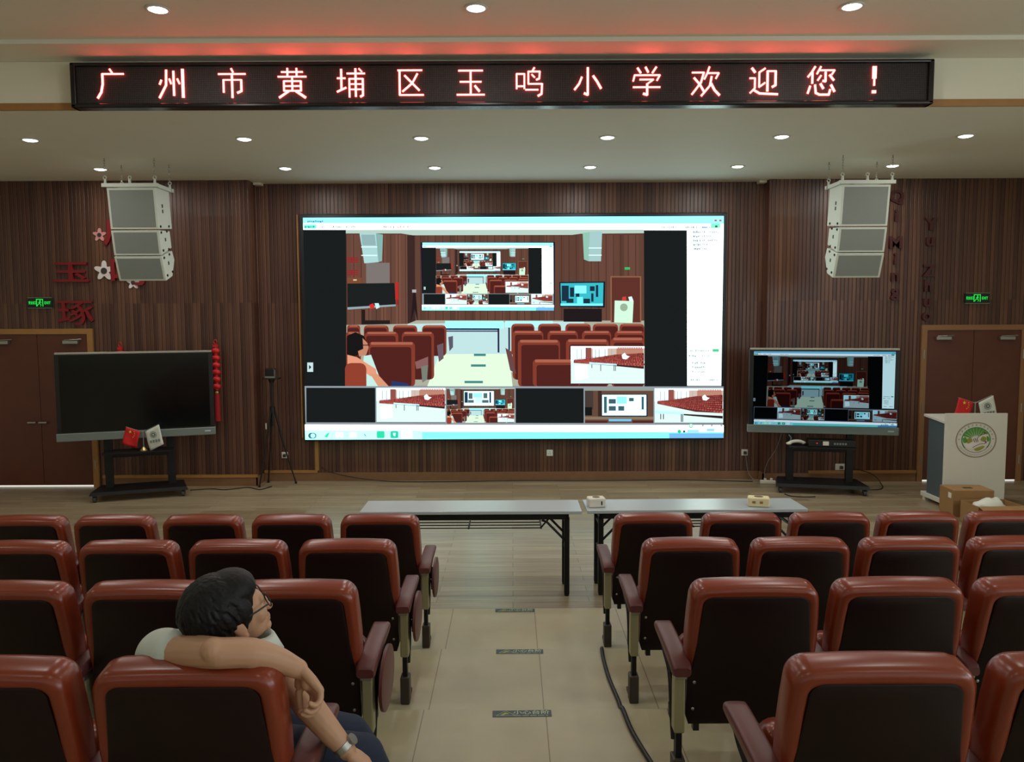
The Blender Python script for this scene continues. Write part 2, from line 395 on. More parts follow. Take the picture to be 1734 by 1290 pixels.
# ------------------------------------------------------------------ red LED message sign on the beam
LED = thing('led_message_sign', 'long black scrolling sign with glowing red Chinese characters on the ceiling beam', 'sign', (-.0725, 6.96, 4.205))
SW, SH = 7.33, .375
bm = new(); box(bm, -SW/2+.03, SW/2-.03, -.10, -.002, -SH/2+.02, SH/2-.02); obj('led_panel', bm, None, LED)
m = bpy.data.materials.new('led_louvre_panel'); m.use_nodes = True; nt = m.node_tree; b = nt.nodes['Principled BSDF']
tc = nt.nodes.new('ShaderNodeTexCoord'); mp = nt.nodes.new('ShaderNodeMapping'); mp.inputs['Rotation'].default_value = (R(90), 0, 0)
br = nt.nodes.new('ShaderNodeTexBrick'); br.offset = 0; br.inputs['Scale'].default_value = 1; br.inputs['Brick Width'].default_value = .0155; br.inputs['Row Height'].default_value = .0155
br.inputs['Mortar Size'].default_value = .0022; br.inputs['Color1'].default_value = (*lin((58, 52, 50)), 1); br.inputs['Color2'].default_value = (*lin((46, 42, 40)), 1); br.inputs['Mortar'].default_value = (*lin((14, 13, 13)), 1)
nt.links.new(tc.outputs['Object'], mp.inputs[0]); nt.links.new(mp.outputs[0], br.inputs['Vector']); nt.links.new(br.outputs['Color'], b.inputs['Base Color']); b.inputs['Roughness'].default_value = .7
COL.objects['led_panel'].data.materials.append(m)
bm = new()
for x0, x1, z0, z1 in ((-SW/2, SW/2, SH/2-.03, SH/2), (-SW/2, SW/2, -SH/2, -SH/2+.036), (-SW/2, -SW/2+.045, -SH/2, SH/2), (SW/2-.045, SW/2, -SH/2, SH/2)):
    box(bm, x0, x1, -.125, -.001, z0, z1, bev=.012, seg=3)
obj('frame', bm, mat('black_gloss_frame', (18, 18, 20), .22), LED)
GLYPH = {
'广': [((48,100),(56,88),7), ((22,84),(96,84),6), ((22,84),(22,50),(16,22),(3,2),8)],
'州': [((31,96),(29,45),(5,2),8), ((56,92),(56,10),8), ((88,98),(88,4),11), ((13,62),(7,48),7), ((41,66),(47,50),7), ((69,66),(76,50),7)],
'市': [((48,100),(54,88),7), ((3,82),(97,82),6), ((50,82),(50,2),8), ((20,62),(20,20),7), ((20,62),(82,62),5), ((82,62),(82,24),(68,18),8)],
'黄': [((13,88),(87,88),6), ((34,100),(34,72),7), ((66,100),(66,72),7), ((1,72),(99,72),6), ((21,57),(21,24),7), ((21,57),(80,57),6), ((80,57),(80,24),8), ((21,24),(80,24),6), ((21,40),(80,40),6), ((50,70),(50,24),7), ((36,22),(4,1),8), ((64,22),(95,1),10)],
'埔': [((2,66),(30,66),6), ((16,96),(16,28),8), ((1,20),(32,34),7), ((36,82),(98,82),6), ((78,98),(88,88),6), ((66,98),(66,4),8), ((44,64),(44,2),7), ((44,64),(91,64),6), ((91,64),(91,8),(82,3),8), ((44,46),(91,46),5), ((44,28),(91,28),5)],
'区': [((8,92),(92,92),6), ((14,92),(14,8),8), ((14,8),(97,8),6), ((76,80),(58,48),(24,20),7), ((32,74),(82,24),8)],
'玉': [((8,90),(92,90),6), ((13,52),(87,52),6), ((2,8),(98,8),6), ((50,90),(50,8),8), ((65,38),(80,20),9)],
'鸣': [((5,78),(5,28),7), ((5,78),(32,78),6), ((32,78),(32,28),7), ((5,36),(32,36),6), ((67,99),(60,88),7), ((46,86),(86,86),6), ((86,86),(84,62),(74,58),7), ((46,86),(46,44),7), ((58,76),(68,66),6), ((46,44),(94,44),6), ((94,44),(92,10),(80,3),8), ((36,24),(80,24),6)],
'小': [((50,98),(50,6),(38,11),9), ((29,66),(20,44),(4,24),8), ((69,70),(82,52),(96,28),9)],
'学': [((18,96),(29,80),8), ((46,99),(55,82),8), ((83,99),(70,80),8), ((8,72),(3,52),7), ((8,72),(96,72),6), ((96,72),(86,54),7), ((26,57),(74,57),6), ((74,57),(52,42),6), ((52,42),(52,5),(39,9),9), ((3,31),(97,31),6)],
'欢': [((3,80),(44,80),6), ((44,80),(34,46),(3,6),8), ((10,62),(30,40),(47,12),8), ((63,99),(56,78),(46,58),7), ((56,78),(96,78),6), ((96,78),(86,60),7), ((71,66),(66,36),(36,1),8), ((70,42),(82,20),(99,3),9)],
'迎': [((54,93),(34,80),7), ((34,80),(34,30),7), ((34,30),(54,44),7), ((63,84),(63,16),9), ((63,84),(91,84),6), ((91,84),(91,36),(80,30),9), ((8,94),(19,80),9), ((1,60),(19,60),6), ((19,60),(19,26),7), ((19,26),(3,10),7), ((15,20),(36,8),(99,5),8)],
'您': [((27,98),(16,80),(3,64),8), ((18,78),(18,42),8), ((47,98),(34,74),7), ((41,86),(95,86),6), ((95,86),(86,72),7), ((64,80),(64,48),(55,50),8), ((48,68),(37,52),7), ((78,70),(93,52),8), ((11,32),(3,8),8), ((28,36),(31,9),(44,3),(77,3),(81,20),8), ((47,40),(57,24),9), ((84,36),(96,14),9)],
'！': [((50,96),(50,60),17), ((50,62),(50,34),7), ((50,14),(50,10),17)],
}
LEDM = emis('led_red_dots', (3.4, .27, .24), 4.2, raw=True)
CHX = (208, 309, 408, 507, 604, 701, 801, 898, 994, 1091, 1188, 1284, 1379, 1466)
for ch, px in zip(GLYPH, CHX):
    bm = new(); s = .243/100; cx = (px-867)/1330*6.86 + .0725; cz = .012
    for st in GLYPH[ch]:
        pts, wd = st[:-1], st[-1]*s*.42
        for (ax, ay), (bx, by) in zip(pts, pts[1:]):
            A = Vector((cx+(ax-50)*s, 0, cz+(ay-50)*s)); B = Vector((cx+(bx-50)*s, 0, cz+(by-50)*s)); d = (B-A).normalized(); A -= d*wd*.4; B += d*wd*.4
            n = Vector((-d.z, 0, d.x))*wd
            M = [(A+n), (B+n), (B-n), (A-n)]
            prism(bm, [(p.x, p.z) for p in M], .008, Matrix.Translation((0, -.111, 0)))
    obj('lit_character', bm, LEDM, LED, 'glowing red character ' + ch)

# ------------------------------------------------------------------ the picture on the screens
class Canvas:
    def __init__(s): s.p = []
    def poly(s, T, pts, c): s.p.append(([T(*q) for q in pts], c))
    def rect(s, T, x0, y0, x1, y1, c): s.poly(T, [(x0, y0), (x1, y0), (x1, y1), (x0, y1)], c)
    def build(s, name, W, H, m, parent, lo=1.0, hi=1.0, tint=(1, 1, 1), y=0.0, gam=1.0):
        me = bpy.data.meshes.new(name); V = []; F = []; C = []
        for i, (pts, c) in enumerate(s.p):
            k = len(V); lc = lin(c); F.append(list(range(k, k+len(pts))))
            for u, v in pts:
                V.append(((u-.5)*W, y-i*2.5e-5, (.5-v)*H)); C.append([(lo*lc[j]**gam+(hi-lo)*lc[j]**6)*tint[j] for j in range(3)]+[1])
        me.from_pydata(V, [], F); at = me.color_attributes.new('picture', 'FLOAT_COLOR', 'CORNER')
        flat = [x for f in F for vi in f for x in C[vi]]; at.data.foreach_set('color', flat)
        o = bpy.data.objects.new(name, me); COL.objects.link(o); me.materials.append(m); o.parent = parent; return o
def pic_mat(name, strength):
    m = bpy.data.materials.new(name); m.use_nodes = True; nt = m.node_tree; nt.nodes.remove(nt.nodes['Principled BSDF'])
    a = nt.nodes.new('ShaderNodeVertexColor'); a.layer_name = 'picture'; e = nt.nodes.new('ShaderNodeEmission'); e.inputs[1].default_value = strength
    nt.links.new(a.outputs[0], e.inputs[0]); nt.links.new(e.outputs[0], nt.nodes['Material Output'].inputs[0]); return m
def sub(T, src, dst):
    """maps the src rectangle onto the dst rectangle, then through T"""
    sx = (dst[2]-dst[0])/(src[2]-src[0]); sy = (dst[3]-dst[1])/(src[3]-src[1])
    return lambda x, y: T(dst[0]+(x-src[0])*sx, dst[1]+(y-src[1])*sy)
def UV(px, py):
    t = (py-368)/374; l = 513+7*t; r = 1228-7*t; top = 368-4*(px-l)/(r-l)
    return ((px-l)/(r-l), (py-top)/374)
def rr(x0, y0, x1, y1, r):
    return [(x, y) for x, y in rrect(x0, x1, y0, y1, r, 3)]
def room_picture(cv, T, lvl):
    rnd = random.Random(3)
    A = lambda *a: cv.rect(T, *a)
    P = lambda pts, c: cv.poly(T, pts, c)
    A(586, 388, 1092, 652, (96, 62, 50))
    for i in range(60):
        x = 586+i*8.43; v = rnd.uniform(.9, 1.1); d = 1.12 if x < 690 else 1
        A(x, 396, x+8.5, 548, tuple(int(q*v*d) for q in (100, 68, 56)))
    for i in range(40):
        x = 586+i*12.6; A(x, 396, x+1.1, 548, (78, 48, 42))
    P([(586, 388), (1092, 387), (1092, 393), (985, 394), (970, 396), (700, 397), (680, 394), (586, 394)], (186, 204, 196))
    A(690, 397, 703, 545, (62, 42, 40)); A(620, 443, 660, 478, (128, 120, 116))
    for x, y in ((588, 434), (588, 455)):
        for j in range(3): A(x, y+j*3.4, x+19, y+j*3.4+2.2, (150, 44, 46))
        A(x+6, y, x+9, y+9, (150, 44, 46))
    A(588, 468, 612, 480, (128, 78, 52)); A(598, 471, 604, 473, (210, 205, 190))
    P([(609, 393), (637, 394), (641, 442), (617, 444)], (176, 208, 208)); P([(637, 394), (649, 396), (647, 440), (641, 442)], (140, 182, 178))
    for a, b in ((416, .2), (430, .8)): P([(612, a), (639, a), (639, a+1.4), (612, a+1.4)], (222, 240, 238))
    P([(612, 396), (635, 396), (637, 414), (614, 414)], (150, 182, 184))
    P([(988, 393), (1000, 391), (998, 440), (990, 437)], (150, 196, 180)); P([(1000, 391), (1021, 390), (1019, 440), (998, 440)], (170, 200, 200))
    for a in (417, 429): A(998, a, 1020, a+1.4, (222, 240, 238))
    P([(588, 478), (668, 477), (670, 514), (588, 519)], (30, 34, 34)); P([(588, 518), (670, 513), (670, 516), (588, 522)], (150, 170, 176))
    P([(625, 514), (632, 511), (634, 519), (627, 521)], (210, 50, 46)); P([(634, 511), (641, 511), (643, 518), (637, 521)], (200, 220, 222))
    for j in range(7): P(rr(669, 476+j*4.2, 675, 479.6+j*4.2, 1.4), (196, 40, 40))
    A(671, 505, 674, 514, (170, 36, 36)); A(612, 522, 618, 548, (40, 30, 28)); A(612, 540, 660, 549, (40, 32, 30))
    P([(700, 492), (704, 492), (708, 546), (702, 520), (695, 546)], (40, 28, 28)); A(698, 488, 705, 493, (180, 180, 176))
    P([(586, 548), (690, 546), (705, 540), (1092, 540), (1092, 652), (586, 652)], (176, 176, 160))
    P([(690, 546), (990, 541), (990, 620), (690, 640)], (192, 214, 214))
    A(1059, 450, 1068, 454, (60, 190, 110))
    for x0, y0, x1, y1 in ((1035, 466, 1037, 543), (1085, 466, 1087, 543), (1035, 465, 1087, 467)): A(x0, y0, x1, y1, (150, 104, 78))
    A(1037, 467, 1085, 543, (98, 52, 44))
    P([(1042, 506), (1074, 507), (1072, 544), (1041, 543)], (206, 226, 212)); P(rr(1051, 511, 1064, 524, 6), (158, 182, 158)); P([(1055, 500), (1061, 499), (1062, 506), (1054, 506)], (204, 70, 60)); P([(1065, 500), (1071, 499), (1074, 507), (1067, 507)], (214, 226, 226))
    P([(948, 475), (1026, 474), (1025, 518), (949, 517)], (22, 30, 44)); P([(950, 477), (1023, 476), (1022, 515), (951, 514)], (60, 190, 200))
    for q in ((952, 481, 964, 507), (966, 484, 973, 500), (976, 492, 982, 500), (1000, 482, 1008, 490), (1002, 494, 1006, 508), (989, 503, 1000, 511), (960, 503, 972, 510), (1010, 480, 1014, 500)): A(*q, (28, 52, 70))
    A(974, 481, 994, 494, (150, 232, 236)); A(978, 500, 988, 512, (120, 226, 226)); A(950, 511, 1022, 515, (130, 224, 236)); A(955, 520, 1020, 542, (34, 28, 30))
    # the screen inside the picture
    P([(713, 409), (941, 408), (940, 523), (715, 523)], (24, 26, 48))
    box_ = (716, 411, 938, 521)
    if lvl > 0: screen_picture(cv, sub(T, (513, 366, 1228, 740), box_), lvl-1)
    else:
        A(*box_, (228, 250, 250)); A(720, 418, 744, 500, (40, 58, 82)); A(905, 418, 918, 500, (36, 50, 70))
        for q in ((750, 425, 780, 470), (860, 425, 890, 465), (745, 478, 790, 500), (850, 478, 900, 500)): A(*q, (92, 112, 120))
        A(785, 425, 850, 460, (170, 246, 246)); A(800, 462, 850, 500, (206, 252, 240))
    # tables, aisle, chairs
    A(755, 541, 853, 553, (176, 240, 240)); A(856, 541, 936, 551, (184, 236, 238)); A(756, 553, 846, 556, (40, 48, 84)); A(756, 557, 846, 559, (52, 60, 96)); A(843, 553, 846, 594, (40, 40, 70)); A(861, 552, 864, 590, (56, 60, 84))
    P([(745, 597), (862, 596), (868, 652), (724, 652)], (214, 226, 212))
    for x, y, ww in ((803, 596, 20), (798, 614, 25), (787, 642, 31)): A(x, y, x+ww, y+4, (72, 140, 140))
    def chair(x0, y0, x1, y1, t=6, side=1):
        P(rr(x0, y0, x1, y1, min(7, (x1-x0)/5)), (136, 62, 46)); d = (x1-x0)*.08
        P(rr(x0+(d if side < 0 else d*.4), y0+t, x1-(d if side > 0 else d*.4), y1, 4), (84, 36, 32)); P(rr(x0+4, y0+.8, x1-4, y0+t*.55, 1), (176, 104, 82))
    for x0, x1 in ((590, 612), (618, 660), (667, 708), (716, 757)): chair(x0, 548, x1, 600, 5)
    for x0, x1 in ((866, 905), (911, 950), (957, 1000), (1003, 1046), (1048, 1090)): chair(x0, 545, x1, 600, 5, -1)
    for x0, x1 in ((588, 613), (620, 676), (682, 736)): chair(x0, 559, x1, 640, 7)
    for x0, x1 in ((868, 920), (927, 978), (985, 1034), (1040, 1090)): chair(x0, 557, x1, 640, 7, -1)
    P([(760, 568), (768, 566), (768, 585), (762, 592)], (96, 92, 110)); P([(741, 582), (752, 578), (752, 604), (744, 610)], (112, 92, 102))
    chair(626, 576, 704, 652, 9); P([(704, 610), (726, 601), (726, 618), (706, 622)], (142, 98, 96)); P([(714, 618), (726, 615), (724, 640), (716, 645)], (124, 130, 118))
    chair(877, 572, 948, 652, 9, -1); chair(958, 571, 1030, 652, 9, -1); chair(1034, 568, 1090, 652, 9, -1)
    P([(856, 586), (866, 592), (874, 630), (864, 624)], (110, 74, 74)); chair(902, 605, 982, 652, 10, -1)
    # the man
    P([(618, 600), (630, 598), (640, 625), (650, 652), (612, 652)], (196, 218, 214))
    P([(590, 566), (604, 560), (618, 566), (624, 580), (618, 592), (600, 602), (590, 598)], (26, 24, 24)); P([(616, 570), (624, 578), (626, 586), (622, 598), (610, 601), (608, 592), (617, 588)], (196, 138, 110)); A(614, 581, 628, 582.4, (40, 26, 26))
    P([(590, 598), (606, 602), (622, 612), (638, 622), (640, 636), (628, 634), (612, 622), (590, 616)], (216, 160, 128))
    P(rr(586, 612, 622, 660, 10), (150, 66, 48)); P([(628, 630), (640, 630), (660, 652), (642, 652)], (210, 156, 122)); P([(664, 642), (690, 646), (696, 652), (664, 652)], (44, 58, 110))
    cv_inset = (966, 583, 1090, 647); hall_picture(cv, sub(T, (0, 0, 100, 52), cv_inset), 0)
def hall_picture(cv, T, kind):
    rnd = random.Random(5+kind); A = lambda *a: cv.rect(T, *a)
    A(0, 0, 100, 52, (214, 224, 222)); A(0, 0, 100, 20, (206, 190, 180)); A(0, 0, 100, 3, (236, 246, 244)); A(0, 0, 20, 20, (226, 246, 250)); A(20, 2, 28, 21, (150, 86, 78)); A(30, 3, 50, 16, (226, 246, 246)); A(62, 3, 98, 18, (190, 140, 118))
    for x in (33, 38, 46, 55, 8, 14): A(x, 4, x+1, 17, (172, 186, 186))
    for i in range(14): A(64+i*2.4, 1, 65.4+i*2.4, 4, (190, 84, 80))
    yb = 28 if kind == 0 else 36
    cv.poly(T, [(4, 19), (30, 16.5), (60, 11.5), (99, 9.5), (99, yb+1), (60, yb-1), (4, 23)], (98, 42, 42))
    for i in range(9):
        f = i/8; x = 5.0
        yl, yr = 19+3.4*f, 10+(yb-10.5)*f**1.25
        while x < 97:
            u = (x-4)/95; wd = (1.3+2.3*f)*(.55+.75*u); y = yl+(yr-yl)*u**.8-1.2; h = wd*.62
            cv.poly(T, rr(x, y, x+wd*.82, y+h, wd*.18), [(176, 82, 72), (188, 92, 80), (160, 70, 64)][rnd.randrange(3)]); x += wd*(1.04 if f > .3 else 1.2)
    cv.poly(T, [(69, 12), (73, 9), (76, 13), (80, 14), (75, 18), (70, 17)], (226, 240, 244))
    if kind == 0:
        cv.poly(T, [(58, 25), (99, 28), (99, 31), (58, 27)], (60, 34, 36)); cv.poly(T, [(25, 22), (62, 24.4), (62, 26.5), (25, 24)], (200, 236, 244))
        for x in (28, 40, 58, 60): A(x, 25, x+.9, 34 if x > 30 else 30, (56, 66, 88))
        A(1, 24, 100, 24.01, (255, 255, 255)); cv.poly(T, [(5, 27), (22, 25.5), (24, 44), (6, 47)], (236, 246, 246))
    else:
        cv.poly(T, [(42, 38), (99, 41), (99, 45), (42, 40)], (50, 30, 34)); cv.poly(T, [(0, 33), (42, 35.4), (42, 39), (0, 37)], (196, 236, 246))
        for x in (8, 12, 38, 40): A(x, 38, x+1.2, 50 if x > 30 else 46, (50, 58, 80))
    A(0, 51.2, 100, 52, (60, 70, 84))
def screen_picture(cv, T, lvl):
    rnd = random.Random(11); A = lambda *a: cv.rect(T, *a)
    A(513, 360, 1228, 748, (28, 31, 31))
    A(513, 360, 1228, 377, (176, 238, 248)); A(513, 377, 1228, 388, (255, 255, 255))
    A(514, 379, 536, 386, (150, 240, 226))
    def scrib(x0, y, x1, c, h=4.0):
        x = x0
        while x < x1:
            wd = rnd.uniform(1.0, 2.4); A(x, y+rnd.uniform(0, h*.35), min(x+wd, x1), y+h*rnd.uniform(.7, 1), c); x += wd+rnd.uniform(.5, 1.1)
    if lvl >= 1:
        scrib(521, 372, 547, (46, 96, 116)); scrib(516, 381, 534, (40, 150, 140), 4)
        for a, b, c in ((543, 550, (150, 160, 170)), (562, 578, (110, 120, 130)), (586, 602, (160, 170, 176)), (650, 668, (130, 130, 140)), (673, 693, (226, 150, 150)), (1118, 1150, (170, 180, 190)), (1163, 1182, (130, 140, 150)), (1191, 1198, (150, 160, 170)), (1190, 1218, (150, 200, 210))): scrib(a, 381, b, c)
        A(1206, 377, 1222, 384, (140, 226, 206)); A(1213, 380, 1217, 383, (30, 110, 90)); A(1212, 370, 1216, 373, (180, 90, 100)); A(1220, 370, 1224, 373, (200, 90, 100))
    A(1165, 385, 1228, 651, (247, 255, 253))
    if lvl >= 1:
        for y, x1 in ((389, 1220), (396, 1206), (403, 1216), (410, 1200), (417, 1200)): scrib(1176, y, 1188, (92, 110, 124), 4); scrib(1191, y, x1, (160, 170, 180), 3.4)
        scrib(1170, 589, 1202, (150, 190, 186)); A(1208, 588, 1219, 593, (90, 206, 160)); scrib(1168, 598, 1180, (120, 140, 150)); scrib(1190, 598, 1204, (180, 190, 200))
        for y in (610, 617, 625): A(1173, y, 1176, y+3, (190, 206, 210)); scrib(1178, y, 1196, (120, 150, 150))
        scrib(1171, 639, 1188, (120, 150, 160)); scrib(1200, 639, 1218, (170, 180, 190)); A(519, 612, 529, 628, (198, 214, 214)); cv.poly(T, [(522, 616), (526, 620), (522, 624)], (30, 40, 50))
    room_picture(cv, T, lvl)
    A(513, 651, 1228, 716, (150, 160, 168))
    th = [(521, 637), (639, 755), (757, 871), (873, 987), (989, 1104), (1106, 1221)]
    for i, (a, b) in enumerate(th):
        q = (a, 654, b, 713)
        if i in (0, 3): A(*q, (27, 30, 31))
        elif i in (1, 5): hall_picture(cv, sub(T, (0, 0, 100, 52), q), 0 if i == 1 else 1)
        elif i == 2:
            if lvl >= 1: room_picture(cv, sub(T, (586, 388, 1092, 652), q), 0)
            else: A(*q, (120, 90, 80)); A(a+25, 658, b-35, 680, (220, 244, 244))
        else:
            A(*q, (104, 76, 62)); A(a, 654, b, 658, (150, 160, 150)); A(a, 658, a+14, 690, (74, 60, 56)); A(a, 686, a+12, 700, (24, 26, 28)); A(a+22, 658, a+28, 706, (64, 44, 40)); A(a+28, 664, b-10, 702, (30, 34, 60)); A(a+29, 665, b-12, 700, (226, 248, 250))
            for qq in ((a+32, 668, a+37, 696), (b-20, 668, b-16, 690), (a+40, 672, a+52, 680), (a+40, 684, a+52, 692), (a+56, 684, a+66, 692), (a+74, 670, a+82, 676)): A(*qq, (70, 100, 112))
            A(a+54, 668, a+70, 680, (160, 244, 244)); A(a, 702, b, 707, (140, 120, 96)); A(a+40, 706, a+78, 710, (120, 196, 220)); A(a, 709, a+38, 713, (86, 40, 36)); A(a+80, 709, b, 713, (86, 40, 36))
    A(513, 716, 1228, 728, (255, 255, 255)); A(513, 728, 1228, 748, (150, 240, 236)); A(513, 726, 716, 744, (206, 246, 246)); A(1130, 730, 1228, 748, (122, 192, 222))
    if lvl >= 1:
        scrib(526, 722, 548, (214, 216, 210), 3); scrib(579, 721, 622, (200, 206, 206), 3)
        cv.poly(T, rr(525, 730, 539, 740, 5), (70, 130, 140)); cv.poly(T, rr(529, 731, 537, 739, 4), (200, 240, 244)); cv.poly(T, [(552, 737), (557, 731), (561, 730), (557, 738)], (60, 220, 170))
        A(571, 729, 584, 738, (236, 252, 226)); A(594, 729, 606, 738, (240, 250, 240)); cv.poly(T, [(618, 730), (622, 735), (625, 737), (620, 735)], (40, 110, 120))
        cv.poly(T, rr(640, 727, 653, 739, 2), (50, 214, 176)); cv.poly(T, rr(663, 727, 676, 739, 2), (50, 206, 170)); cv.poly(T, [(667, 730), (672, 730), (671, 736), (668, 735)], (210, 250, 240)); A(681, 727, 700, 739, (240, 252, 252))
        cv.poly(T, rr(1163, 713.5, 1170, 721, 3), (96, 220, 160)); cv.poly(T, rr(1164.5, 715, 1168.5, 719, 2), (250, 255, 255)); cv.poly(T, rr(1144, 724, 1150, 730, 3), (60, 200, 130)); A(1153, 725, 1157, 729, (60, 110, 130))
        for x in (1185, 1200, 1216): A(x, 716, x+3, 719, (190, 196, 206))
        A(1193, 722, 1206, 727, (170, 214, 230)); A(1160, 724, 1180, 730, (170, 220, 230))
def clipped(cv):
    q = Canvas()
    for pts, c in cv.p:
        for ax, lo in ((0, True), (0, False), (1, True), (1, False)):
            out = []
            for a, b in zip(pts, pts[1:]+pts[:1]):
                ia = a[ax] >= 0 if lo else a[ax] <= 1; ib = b[ax] >= 0 if lo else b[ax] <= 1
                if ia: out.append(a)
                if ia != ib:
                    e = 0 if lo else 1; t = (e-a[ax])/(b[ax]-a[ax]); z = 1-ax
                    p = [0, 0]; p[ax] = e; p[z] = a[z]+(b[z]-a[z])*t; out.append(tuple(p))
            pts = out
            if len(pts) < 3: break
        if len(pts) >= 3: q.p.append((pts, c))
    return q
PIC = Canvas(); screen_picture(PIC, UV, 2); PIC = clipped(PIC)

# ------------------------------------------------------------------ big LED video wall
VW = thing('video_wall', 'huge lit video screen on the panelled front wall showing a video meeting', 'screen', (.028, 10.56, 2.09))
bm = new(); box(bm, -2.84, 2.84, .0, .139, -1.52, 1.52, bev=.01); obj('frame', bm, mat('screen_black_frame', (14, 16, 26), .4), VW)
PIC.build('display', 5.585, 2.945, pic_mat('video_wall_picture', 1.0), VW, .98, 2.6, y=-.002)

# ------------------------------------------------------------------ rolling whiteboard screens
def board(name, label, loc, rz, lit, tilt=0):
    t = thing(name, label, 'screen', loc, rz); W, H = 1.79, 1.085; z0 = .745; F = -.05
    bm = new(); box(bm, -W/2, W/2, F, F+.075, z0+.10, z0+H-.02, bev=.006); obj('screen_housing', bm, BLACK, t)
    bm = new(); box(bm, -W/2+.01, W/2-.01, F-.012, F+.07, z0+H-.024, z0+H, bev=.004); obj('top_bezel', bm, mat('top_bezel_grey', (168, 166, 152), .4, .3), t, 'grey strip along the top')
    bm = new(); box(bm, -W/2-.01, W/2+.01, F-.022, F+.075, z0, z0+.10, bev=.008)
    obj('bottom_bezel', bm, SILVPL, t, 'grey bar along the bottom')
    bm = new(); box(bm, W/2-.12, W/2-.05, F-.026, F-.021, z0+.045, z0+.06); obj('control_strip', bm, mat('pale_label', (190, 210, 216), .5), t)
    d = thing; 
    if lit:
        e = bpy.data.objects.new('display', None)
        PIC.build('display', W-.11, H-.165, pic_mat('board_picture', 1.0), t, .32, .66, (.80, .95, 1.1), y=F-.002, gam=1.3).location = (0, 0, z0+.10+(H-.12)/2)
        bpy.data.objects.remove(e)
    else:
        bm = new(); box(bm, -W/2+.05, W/2-.05, F-.003, F+.01, z0+.115, z0+H-.04); obj('display', bm, mat('dark_glass', (11, 15, 15), .12), t, 'dark switched-off glass')
    for s in (-1, 1):
        bm = new(); box(bm, s*.36-.045, s*.36+.045, F+.08, F+.15, .10, z0+H*.8, bev=.006); obj('upright', bm, BLKMET, t)
    bm = new(); box(bm, -.405, .405, F+.09, F+.14, .50, .57); box(bm, -.38, .38, F+.06, F+.16, z0+.45, z0+.55); obj('cross_bar', bm, BLKMET, t)
    bm = new(); box(bm, -.40, .40, F-.16, F+.15, .575, .595); obj('shelf', bm, BLKMET, t)
    bm = new(); pts = [(-.56, -.24), (.56, -.24), (.50, .26), (-.50, .26)]
    V0 = [bm.verts.new((x, y, .085)) for x, y in pts]; V1 = [bm.verts.new((x*.97, y*.95, .125)) for x, y in pts]
    for j in range(4): bm.faces.new((V0[j], V0[(j+1) % 4], V1[(j+1) % 4], V1[j]))
    bm.faces.new(V0[::-1]); bm.faces.new(V1); obj('base_tray', bm, BLKMET, t)
    for x, y in ((-.50, -.20), (.50, -.20), (-.45, .21), (.45, .21)):
        bm = new(); cyl(bm, (x-.016, y, .035), (x+.016, y, .035), .035, n=16); box(bm, x-.024, x-.018, y-.02, y+.03, .03, .086); box(bm, x+.018, x+.024, y-.02, y+.03, .03, .086); box(bm, x-.025, x+.025, y-.02, y+.03, .075, .086)
        obj('caster', bm, DGREY, t, 'grey swivel caster')
    return t
LB = board('interactive_whiteboard', 'black switched-off whiteboard screen on a wheeled stand at left', (-4.70, 9.81, 0), R(20), False)
RB = board('interactive_whiteboard', 'lit whiteboard screen on a wheeled stand right of the video wall', (3.93, 9.92, 0), R(-12), True)
# small box and handset lying on the shelf of the right stand
def onboard(b, x, y, z): return b.matrix_basis @ Vector((x, y, z))
bpy.context.view_layer.update()
p = onboard(RB, .10, -.08, .596); t = thing('control_box', 'small black box with indicator lights on the shelf under the lit whiteboard', 'electronics box', p, R(-12))
bm = new(); box(bm, -.27, .29, -.09, .10, 0, .085, bev=.006); obj('case', bm, BLACK, t)
bm = new(); box(bm, -.10, -.03, -.094, -.0905, .02, .07); obj('label_plate', bm, IVORY, t, 'white square plate')
bm = new()
for i in range(5): box(bm, .03+i*.032, .052+i*.032, -.0935, -.0905, .03, .055)
obj('button_row', bm, mat('pale_button', (120, 130, 130), .5), t)
bm = new(); ball(bm, (-.17, -.091, .045), .007); obj('indicator_light', bm, emis('red_led', (230, 40, 50), 1.5), t)
p = onboard(RB, -.31, -.08, .596); t = thing('handset', 'white handset with a curled cord on the shelf under the lit whiteboard', 'handset', p, R(-6))
bm = new(); tube(bm, smooth_path([(-.09, 0, .02), (-.04, 0, .045), (.04, 0, .05), (.10, .01, .03)]), .022, 10); ball(bm, (-.085, 0, .022), .03, (1.2, 1, .7)); ball(bm, (.095, .01, .03), .028, (1.1, 1, .8)); obj('body', bm, IVORY, t, smooth=True)
bm = new(); tube(bm, smooth_path([(-.08, 0, .04), (-.06, .0, .09), (-.085, .02, .13)]), .007, 6); obj('cord', bm, GREYC, t)

